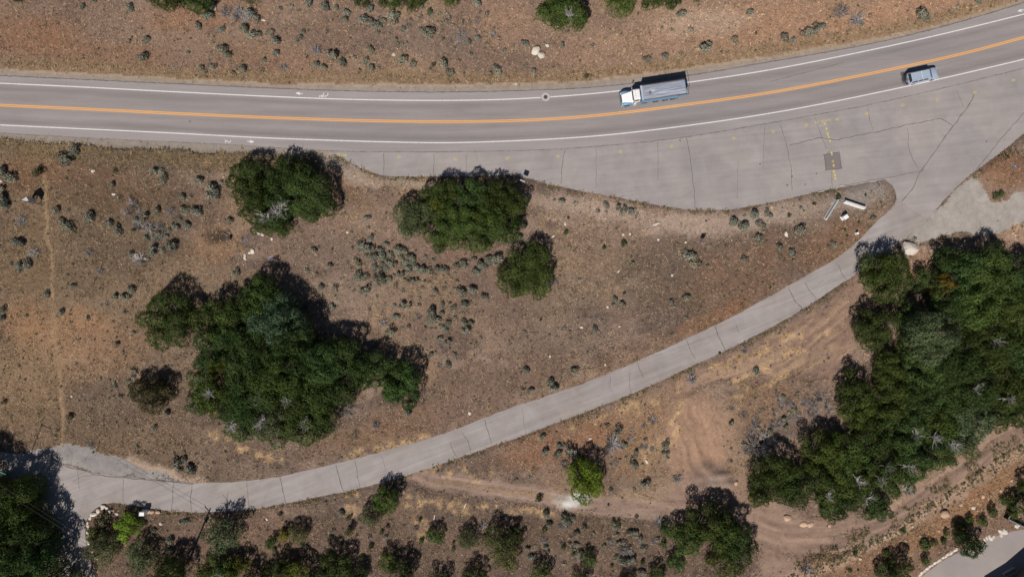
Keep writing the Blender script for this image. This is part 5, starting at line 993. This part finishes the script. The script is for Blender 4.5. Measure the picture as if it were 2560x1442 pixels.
# ---- silver estate car with bicycles on a rear rack
cth = R(12.2); cx, cy = G(2299, 194)
car = empty('parked_car', (cx, cy, HWZ + .002), cth, 'silver blue car carrying bicycles on its rear rack in the highway lane', 'car'); car.name = 'estate_car'
def rc(x, w, zb, zt, sh=.16): return [(x, -w * .90, zb), (x, w * .90, zb), (x, w, zb + .16), (x, w, zt - sh), (x, w * .96, zt - sh * .35), (x, w * .88, zt), (x, -w * .88, zt), (x, -w * .96, zt - sh * .35), (x, -w, zt - sh), (x, -w, zb + .16)]
MB().loft([rc(-2.66, .90, .42, 1.02), rc(-2.55, .98, .34, 1.10), rc(-1.5, 1.01, .32, 1.13), rc(0, 1.01, .32, 1.14), rc(1.2, 1.01, .32, 1.15), rc(1.6, 1.0, .32, 1.14), rc(2.2, .98, .34, 1.08), rc(2.52, .94, .36, 1.00), rc(2.66, .86, .40, .86, .1), rc(2.72, .80, .44, .74, .06)]).build('body', P_silver, car, True)
gh_b = [(-2.60, .93), (1.50, .90)]; B0, B1 = 1.08, 1.88
def gh(x0, x1, w0, x2, x3, w2):
    return [(x0, -w0, B0), (x1, -w0 * .97, B0), (x1, w0 * .97, B0), (x0, w0, B0), (x2, -w2, B1), (x3, -w2 * .98, B1), (x3, w2 * .98, B1), (x2, w2, B1)]
Gv = gh(-2.60, 1.50, .94, -2.50, .68, .74)
cabn = MB().add(Gv, [(0, 1, 2, 3), (4, 5, 6, 7), (0, 1, 5, 4), (1, 2, 6, 5), (2, 3, 7, 6), (3, 0, 4, 7)]).build('cabin', P_silver, car, bevel=.07)
def on_face(a, b, c, d, u0, u1, v0, v1, off=.012):
    a, b, c, d = map(Vector, (a, b, c, d)); n = (b - a).cross(d - a).normalized(); P = lambda u, v: (a * (1 - u) + b * u) * (1 - v) + (d * (1 - u) + c * u) * v
    ctr = sum((Vector(q) for q in Gv), Vector()) / 8
    if (P(.5, .5) - ctr).dot(n) < 0: n = -n
    return [P(u, v) + n * off for u, v in ((u0, v0), (u1, v0), (u1, v1), (u0, v1))]
MB().quad(*on_face(Gv[1], Gv[2], Gv[6], Gv[5], .05, .95, .10, .92)).build('windshield', P_glass, car)
MB().quad(*on_face(Gv[0], Gv[3], Gv[7], Gv[4], .07, .93, .10, .90)).build('rear_window', P_glass, car)
for a, b, c, d in ((0, 1, 5, 4), (3, 2, 6, 7)):
    for u0, u1 in ((.05, .33), (.37, .58), (.61, .83)): MB().quad(*on_face(Gv[a], Gv[b], Gv[c], Gv[d], u0, u1, .12, .84)).build('side_window', P_glass, car)
for s in (-1, 1):
    wheel(car, 1.72, s * .90, .38, .25); wheel(car, -1.55, s * .90, .38, .25)
    MB().box((1.12, s * 1.08, 1.14), (.16, .22, .16)).build('mirror', M['black'], car, bevel=.03)
    MB().box((2.58, s * .70, .84), (.16, .34, .14)).build('headlight', P_lamp, car, bevel=.03); MB().box((-2.66, s * .82, .92), (.06, .14, .3)).build('tail_light', P_red, car)
    MB().path([(-2.2, s * .66, 1.91), (.3, s * .66, 1.91)], .02).build('roof_rail', P_silver, car)
    MB().box((.2, s * 1.018, .93), (.2, .02, .04)).box((-.9, s * 1.018, .93), (.2, .02, .04)).build('door_handle', P_silver, car)
MB().box((-.72, 0, 1.915), (.07, 1.40, .04)).build('roof_bar', plain('roof_bar_paint', (.6, .62, .66), .3), car)
MB().box((2.74, 0, .62), (.06, 1.1, .2)).build('grille', M['black'], car); MB().box((-2.71, 0, .52), (.14, 1.84, .2)).build('bumper', M['black'], car, bevel=.04)
MB().path([(-2.6, 0, .45), (-3.5, 0, .50)], .035).path([(-2.75, 0, .45), (-2.8, 0, 1.25)], .03).path([(-2.8, -.22, 1.25), (-3.5, -.22, 1.3)], .02).path([(-2.8, .22, 1.25), (-3.5, .22, 1.3)], .02).path([(-2.8, -.22, 1.25), (-2.8, .22, 1.25)], .02).build('bike_rack', M['black'], car)
def bike(dx, dy, rgb, label, flip):
    w = Matrix.Rotation(cth, 3, 'Z') @ Vector((dx, dy, 0)); e = empty('bicycle', (cx + w.x, cy + w.y, .62), cth + R(90 if not flip else 270), label, 'bicycle', 'bicycles on the car rack')
    pm = plain('bicycle_paint', rgb, .35)
    for x in (-.52, .52):
        t = MB().torus((x, 0, .34), .33, .024, 'Y').build('wheel', M['rubber'], e); MB().tube((x, -.04, .34), (x, .04, .34), .03).build('hub', M['chrome'], t)
        sp = MB()
        for k in range(6): a = math.pi * k / 6; sp.tube((x - .31 * math.cos(a), 0, .34 - .31 * math.sin(a)), (x + .31 * math.cos(a), 0, .34 + .31 * math.sin(a)), .004, n=3)
        sp.build('spokes', M['chrome'], t)
    f = MB(); f.path([(-.52, 0, .34), (-.08, 0, .32), (.34, 0, .80), (-.20, 0, .82), (-.52, 0, .34)], .022).path([(-.08, 0, .32), (-.22, 0, .90)], .02).path([(.52, 0, .34), (.34, 0, .80), (.31, 0, .92)], .022); f.build('frame', pm, e)
    MB().box((-.23, 0, .93), (.26, .13, .06), top=(.8, .7)).build('saddle', M['black'], e, bevel=.02); MB().path([(.36, -.30, .96), (.31, 0, .94), (.36, .30, .96)], .016).build('handlebar', M['black'], e)
bike(-2.98, .02, (.65, .60, .62), 'pale framed bicycle closest to the silver car on its rack', False)
bike(-3.20, -.05, (.03, .22, .22), 'teal framed bicycle in the middle of the car rack', True)
bike(-3.42, .06, (.03, .03, .03), 'black bicycle farthest behind the silver car on its rack', False)

# ================================================================== roadside things
def sign(px, py, h, ang, w, hh, label, name='road_sign', diamond=False, face=None, legs=1):
    """post at ground pixel, panel along direction ang (degrees, picture plane)"""
    x, y = G(px, py); e = empty(name, (x, y, gz(x, y)), R(ang), label, 'sign'); n = len([o for o in bpy.data.objects if o.name.startswith('post')])
    for k in range(legs): q = 0 if legs == 1 else (-w * .3, w * .3)[k]; MB().box((q, 0, h / 2 - .2), (.055, .055, h + .35)).build('post', M['steel'], e)
    if diamond: b = MB(); d = w / 2; z = h - d; b.loft([[(-d, t, z), (0, t, z - d), (d, t, z), (0, t, z + d)] for t in (.03, .036)]); b.build('panel', face or M['steel'], e)
    else: MB().box((0, .035, h - hh / 2), (w, .012, hh)).build('panel', face or M['steel'], e, bevel=.004)
    return e
P_face = plain('sign_white_and_sky_sheen', (.75, .75, .73), .4)  # on the diamonds this white stands in for sky reflected by bare steel
sign(1305.7, 458.6, 2.75, -24, .86, 1.15, 'rectangular road sign at the edge of the pull-out above the wide oak clump', face=P_face)
sign(1748.5, 611, 2.5, 2, .76, 1.15, 'rectangular road sign in the field between pull-out and side road', face=P_face)
sign(1009, 468, 2.6, 64, 1.25, 1.25, 'diamond road sign left of the wide oak clump beside the pull-out', diamond=True, face=P_face)
sign(451, 179.5, 2.6, 62, .75, .75, 'slim diamond sign on the upper highway verge', diamond=True, face=P_face)
sign(178, 382, 1.9, 70, .3, .55, 'narrow marker post behind a sagebrush on the lower highway verge', name='marker_post')
# street-name sign: post with two crossed blades
x, y = G(2499, 424.5); e = empty('street_sign', (x, y, gz(x, y)), 0, 'street-name sign with crossed blue blades near the right edge', 'sign')
MB().tube((0, 0, -.3), (0, 0, 2.7), .035).build('post', M['steel'], e); P_bl = plain('sign_blue', (.10, .20, .42), .4)
MB().box((0, 0, 2.78), (.95, .02, .22), R(-38)).build('blade', P_bl, e); MB().box((0, 0, 2.55), (.85, .02, .20), R(48)).build('blade', P_bl, e); MB().box((0, 0, 2.92), (.10, .06, .06), R(-38)).build('bracket', M['white'], e)
# V-shaped signboard: two framed panels on legs
apx, apy = G(495 / 7.2, 340 + 1090 / 7.2, 2.5); e = empty('signboard', (apx, apy, gz(apx, apy)), 0, 'V-shaped real estate signboard with white panels in the left field', 'sign'); P_vf = plain('board_white', (.78, .78, .76), .5, var=.04)
for dx, dy, nm in ((.62, -1.06, 'panel'), (-1.12, -.72, 'panel')):
    L = math.hypot(dx, dy); a = math.atan2(dy, dx); nv = (-dy / L, dx / L)
    pn = MB().box((dx / 2, dy / 2, 1.70), (L, .03, 1.55), a).build('panel', P_vf, e)
    for t in (.04, .96): MB().box((dx * t, dy * t, 1.20), (.09, .09, 2.6), a).build('post', M['dark_wood'], e)
    MB().box((dx / 2, dy / 2, 2.50), (L, .08, .05), a).box((dx / 2, dy / 2, .90), (L, .08, .05), a).build('rail', M['dark_wood'], e)
    if dx > 0:
        sgn = 1
        for z0, z1, u0, u1 in ((1.02, 1.10, .12, .88), (1.22, 1.27, .16, .84), (1.55, 1.62, .30, .70), (1.62, 1.95, .30, .38), (1.88, 1.95, .30, .70), (1.62, 1.95, .62, .70), (2.15, 2.20, .2, .8)):
            um = (u0 + u1) / 2; MB().box((dx * um + nv[0] * .018, dy * um + nv[1] * .018, (z0 + z1) / 2), (L * (u1 - u0), .008, z1 - z0), a).build('lettering', M['black'], pn)
# two concrete barriers, white cabinet, small pedestal
def barrier(px, py, L, ang, label):
    x, y = G(px, py, .3); e = empty('concrete_barrier', (x, y, gz(x, y)), R(ang), label, 'barrier', 'concrete barriers by the junction')
    pr = [(-.34, -.04), (.34, -.04), (.34, .08), (.20, .30), (.10, .78), (-.10, .78), (-.20, .30), (-.34, .08)]
    b = MB().loft([[(t, p, z) for p, z in pr] for t in (-L / 2, L / 2)]).build('body', M['concrete'], e, bevel=.02); MB().box((0, 0, .785), (L * .96, .11, .012)).build('top_shade_strip', plain('shade_grey_concrete', lin(150, 152, 155), .9), e)  # greyer strip paints in the duller light on the barrier's top
    return e
barrier(2076.5, 524.5, 3.9, 58.5, 'pale concrete barrier lying diagonally right of the pull-out tip'); barrier(2134.5, 512, 3.7, -18.5, 'pale concrete barrier nearest the junction corner')
def cabinet(px, py, w, d, h, ang, label, name='utility_cabinet'):
    x, y = G(px, py, h); e = empty(name, (x, y, gz(x, y)), R(ang), label, 'cabinet'); MB().box((0, 0, h / 2), (w, d, h + .1)).build('body', M['white'], e, bevel=.03)
    MB().box((0, 0, h + .075), (w * 1.06, d * 1.06, .05)).build('lid', M['white'], e, bevel=.015); MB().box((0, -d / 2 - .012, h * .5), (w * .8, .02, h * .8)).build('door', M['white'], e); MB().box((w * .3, -d / 2 - .03, h * .55), (.04, .03, .14)).build('handle', M['black'], e)
    MB().box((0, 0, .02), (w * 1.3, d * 1.3, .12)).build('base_pad', M['concrete'], e); return e
cabinet(2112.5, 543, .72, .62, 1.05, 35, 'white square utility cabinet below the concrete barriers'); cabinet(2141.2, 583.5, .28, .34, .6, 25, 'small white utility pedestal at the edge of the side road', 'utility_pedestal')
cabinet(355, 1283.5, .86, .6, 1.35, 0, 'white utility cabinet beside the side road in the lower left')
# utility pole, its wires and a far pole with a teal arm
x, y = G(476, 1397); gzp = gz(x, y); pole = empty('utility_pole', (x, y, gzp), R(-50), 'tall brown wooden utility pole near the lower left edge', 'utility pole')
MB().tube((0, 0, -.6), (0, 0, 11.5), .19, .12, 12).build('pole', M['wood'], pole); MB().box((0, 0, 10.8), (2.4, .1, .12)).build('crossarm', M['wood'], pole)
for q in (-1.05, -.4, .4, 1.05): MB().tube((q, 0, 10.85), (q, 0, 11.05), .05, .03).build('insulator', M['white'], pole)
MB().tube((.25, 0, 9.0), (.25, 0, 9.9), .22, n=14).build('transformer', M['steel'], pole)
fxp, fyp = G(-330, 900); pole2 = empty('utility_pole', (fxp, fyp, gz(fxp, fyp)), R(-50), 'second utility pole beyond the left edge of the field', 'utility pole'); MB().tube((0, 0, -.6), (0, 0, 11.5), .19, .12, 12).build('pole', M['wood'], pole2); MB().box((0, 0, 10.8), (2.4, .1, .12)).build('crossarm', M['wood'], pole2)
for k, q in enumerate((-1.05, 1.05)):
    a = pole.matrix_basis @ Vector((q, 0, 11.05)); b = pole2.matrix_basis @ Vector((q, 0, 10.95)); pts = []
    for i in range(17): t = i / 16; p = a.lerp(b, t); p.z -= 4 * t * (1 - t) * .7; pts.append(p)
    tag(MB().path(pts, .016, 4).build('overhead_wire', M['black']), ('left' if k == 0 else 'right') + ' thin overhead wire strung from the brown utility pole', 'wire', 'overhead wires')
x, y = G(2, 1178, 8); tz = gz(x, y); e = empty('marker_mast', (x - .9, y + .25, tz), R(-24), 'thin teal arm sticking in at the left edge above the corner trees', 'mast'); MB().tube((0, 0, -.3), (0, 0, 8.1), .07, .05).build('mast', M['wood'], e); MB().box((.85, 0, 8.0), (1.9, .10, .08)).build('arm', plain('teal_paint', (.03, .30, .24), .4), e)
# black riser pipe with a loose stake, blue painted rings on the soil
x, y = G(577, 596); e = empty('riser_pipe', (x, y, gz(x, y)), 0, 'short black riser pipe beside the bare patch in the left field', 'pipe'); MB().tube((0, 0, -.2), (0, 0, .55), .24, n=16).build('pipe', M['black'], e); MB().tube((0, 0, .55), (0, 0, .62), .28, n=16).build('cap', M['black'], e)
ax, ay = G(560, 582); bx_, by_ = G(573, 590); tag(MB().tube((ax, ay, gz(ax, ay) + .06), (bx_, by_, gz(bx_, by_) + .25), .05).build('loose_stake', M['steel']), 'pale loose stake leaning against the black riser pipe', 'stake')
grd = bpy.data.objects['ground']; P_ring = plain('blue_spray_paint', (.13, .22, .42), .9)
for px, py, r_ in ((615.5, 600, .34), (678, 646, .40)):
    x, y = G(px, py); m = MB(); n = 18
    for i in range(n):
        a, b = 2 * math.pi * i / n, 2 * math.pi * (i + 1) / n
        m.quad(*[(x + q * math.cos(t), y + q * math.sin(t), gz(x + q * math.cos(t), y + q * math.sin(t)) + .03) for q, t in ((r_ * .72, a), (r_, a), (r_, b), (r_ * .72, b))])
    m.build('painted_ring', P_ring, grd)
for px, py, L, a, lb in [(1163, 1262, .9, 62, 'bleached log lying below the dirt track left of the maple'), (1086, 1292, .9, 80, 'bleached stick lying above the small green maple sapling'), (2102, 465, .55, 8, 'short white board at the lower edge of the pull-out'), (2052, 479, 1.1, 14, 'long thin white board at the lower edge of the pull-out')]:
    x, y = G(px, py); tag(MB().box((0, 0, .06), (L, .13, .10)).build('loose_board', M['rock_white']), lb, 'board'); o = bpy.context.scene.collection.objects[-1]; o.location = (x, y, max(gz(x, y), PULZ if gz(x, y) < 0 else -1) + .01); o.rotation_euler.z = R(a)
# brush pile: bare grey branches
x, y = G(608, 42); e = empty('brush_pile', (x, y, gz(x, y)), 0, 'pile of bare bleached branches near the top left edge', 'brush pile')
for k in range(7):
    b = link('branch', SNAG[k % 4], e, (rng.normal(0, 1.1), rng.normal(0, .7), .05), float(rng.uniform(0, 6)), (.75, .75, .45)); b.color = (.42, .38, .35, 1)
# dark fence and planter by the driveway, house just outside the corner
def run(e, a, b, n, h=1.0):
    ax, ay = a; bx2, by2 = b; L = math.hypot(bx2 - ax, by2 - ay); an = math.atan2(by2 - ay, bx2 - ax)
    for k in range(n + 1): t = k / n; MB().box((ax + (bx2 - ax) * t, ay + (by2 - ay) * t, h / 2), (.10, .10, h + .2), an).build('post', M['dark_wood'], e)
    for z in (.2, .42, .64, .86): MB().box(((ax + bx2) / 2 + .055 * math.sin(an), (ay + by2) / 2 - .055 * math.cos(an), z), (L, .03, .19), an).build('board', M['dark_wood'], e)
    MB().box(((ax + bx2) / 2, (ay + by2) / 2, h + .13), (L + .1, .14, .04), an).build('cap_rail', M['steel'], e)
c0 = G(2514, 1294, .8); c1 = G(2600, 1338, .8); c2 = G(2542, 1246, .8); e = empty('garden_fence', (*c0, gz(*c0)), 0, 'dark board fence with a pale cap rail near the lower right corner', 'fence')
run(e, (0, 0), (c1[0] - c0[0], c1[1] - c0[1]), 4); run(e, (0, .0), (c2[0] - c0[0], c2[1] - c0[1]), 3)
x, y = G(2525, 1430, .5); e = empty('planter_box', (x, y, PULZ), R(30), 'grey planter box in the house shadow at the lower right corner', 'planter'); P_pl = plain('planter_grey', lin(150, 152, 156), .7)
for q, w in (((0, .33), (2.2, .06)), ((0, -.33), (2.2, .06))): MB().box((q[0], q[1], .3), (*w, .6)).build('side_panel', P_pl, e)
for q in (-1.07, 1.07): MB().box((q, 0, .3), (.06, .6, .6)).build('end_panel', P_pl, e)
MB().box((0, 0, .27), (2.06, .58, .5)).build('soil', P_load, e)
hp = [G(2436, 1502), G(2488, 1470), G(2600, 1375), G(2780, 1560), G(2570, 1740)]; hc = np.mean(hp, 0); house = empty('house', (*hc, PULZ), 0, 'house just outside the lower right corner throwing its shadow on the driveway', 'house'); hl = [(p[0] - hc[0], p[1] - hc[1]) for p in hp]
MB().prism([(p[0] * .95, p[1] * .95) for p in hl], -.1, 5.6).build('wall', plain('house_siding', (.20, .15, .11), .8), house)
rf = MB(); n = len(hl); rf.v = [(p[0], p[1], 5.62) for p in hl] + [(p[0], p[1], 5.92) for p in hl] + [(0, 0, 8.0)]; rf.f = [tuple(range(n - 1, -1, -1))] + [(i, (i + 1) % n, n + (i + 1) % n, n + i) for i in range(n)] + [(n + i, n + (i + 1) % n, 2 * n) for i in range(n)]
rf = rf.build('roof', plain('roof_shingle', (.05, .045, .045), .9), house); MB().box((2.5, 1.5, 7.6), (.9, .9, 2.0)).build('chimney', M['rock_tan'], rf)
for i in (0, 1):
    a, b = np.array(hl[i]) * .95, np.array(hl[i + 1]) * .95; an = math.atan2(*(b - a)[::-1]); L = np.hypot(*(b - a))
    for t in (.3, .7):
        p = a + (b - a) * t; nrm = np.array((math.sin(an), -math.cos(an))); nrm = nrm if np.dot(nrm, p) > 0 else -nrm; p = p + nrm * .03
        w = MB().box((p[0], p[1], 3.0), (1.2, .08, 1.4), an).build('window', M['white'], house); p = p + nrm * .045; MB().box((p[0], p[1], 3.0), (1.0, .02, 1.2), an).build('pane', P_glass, w)
flush_labels()
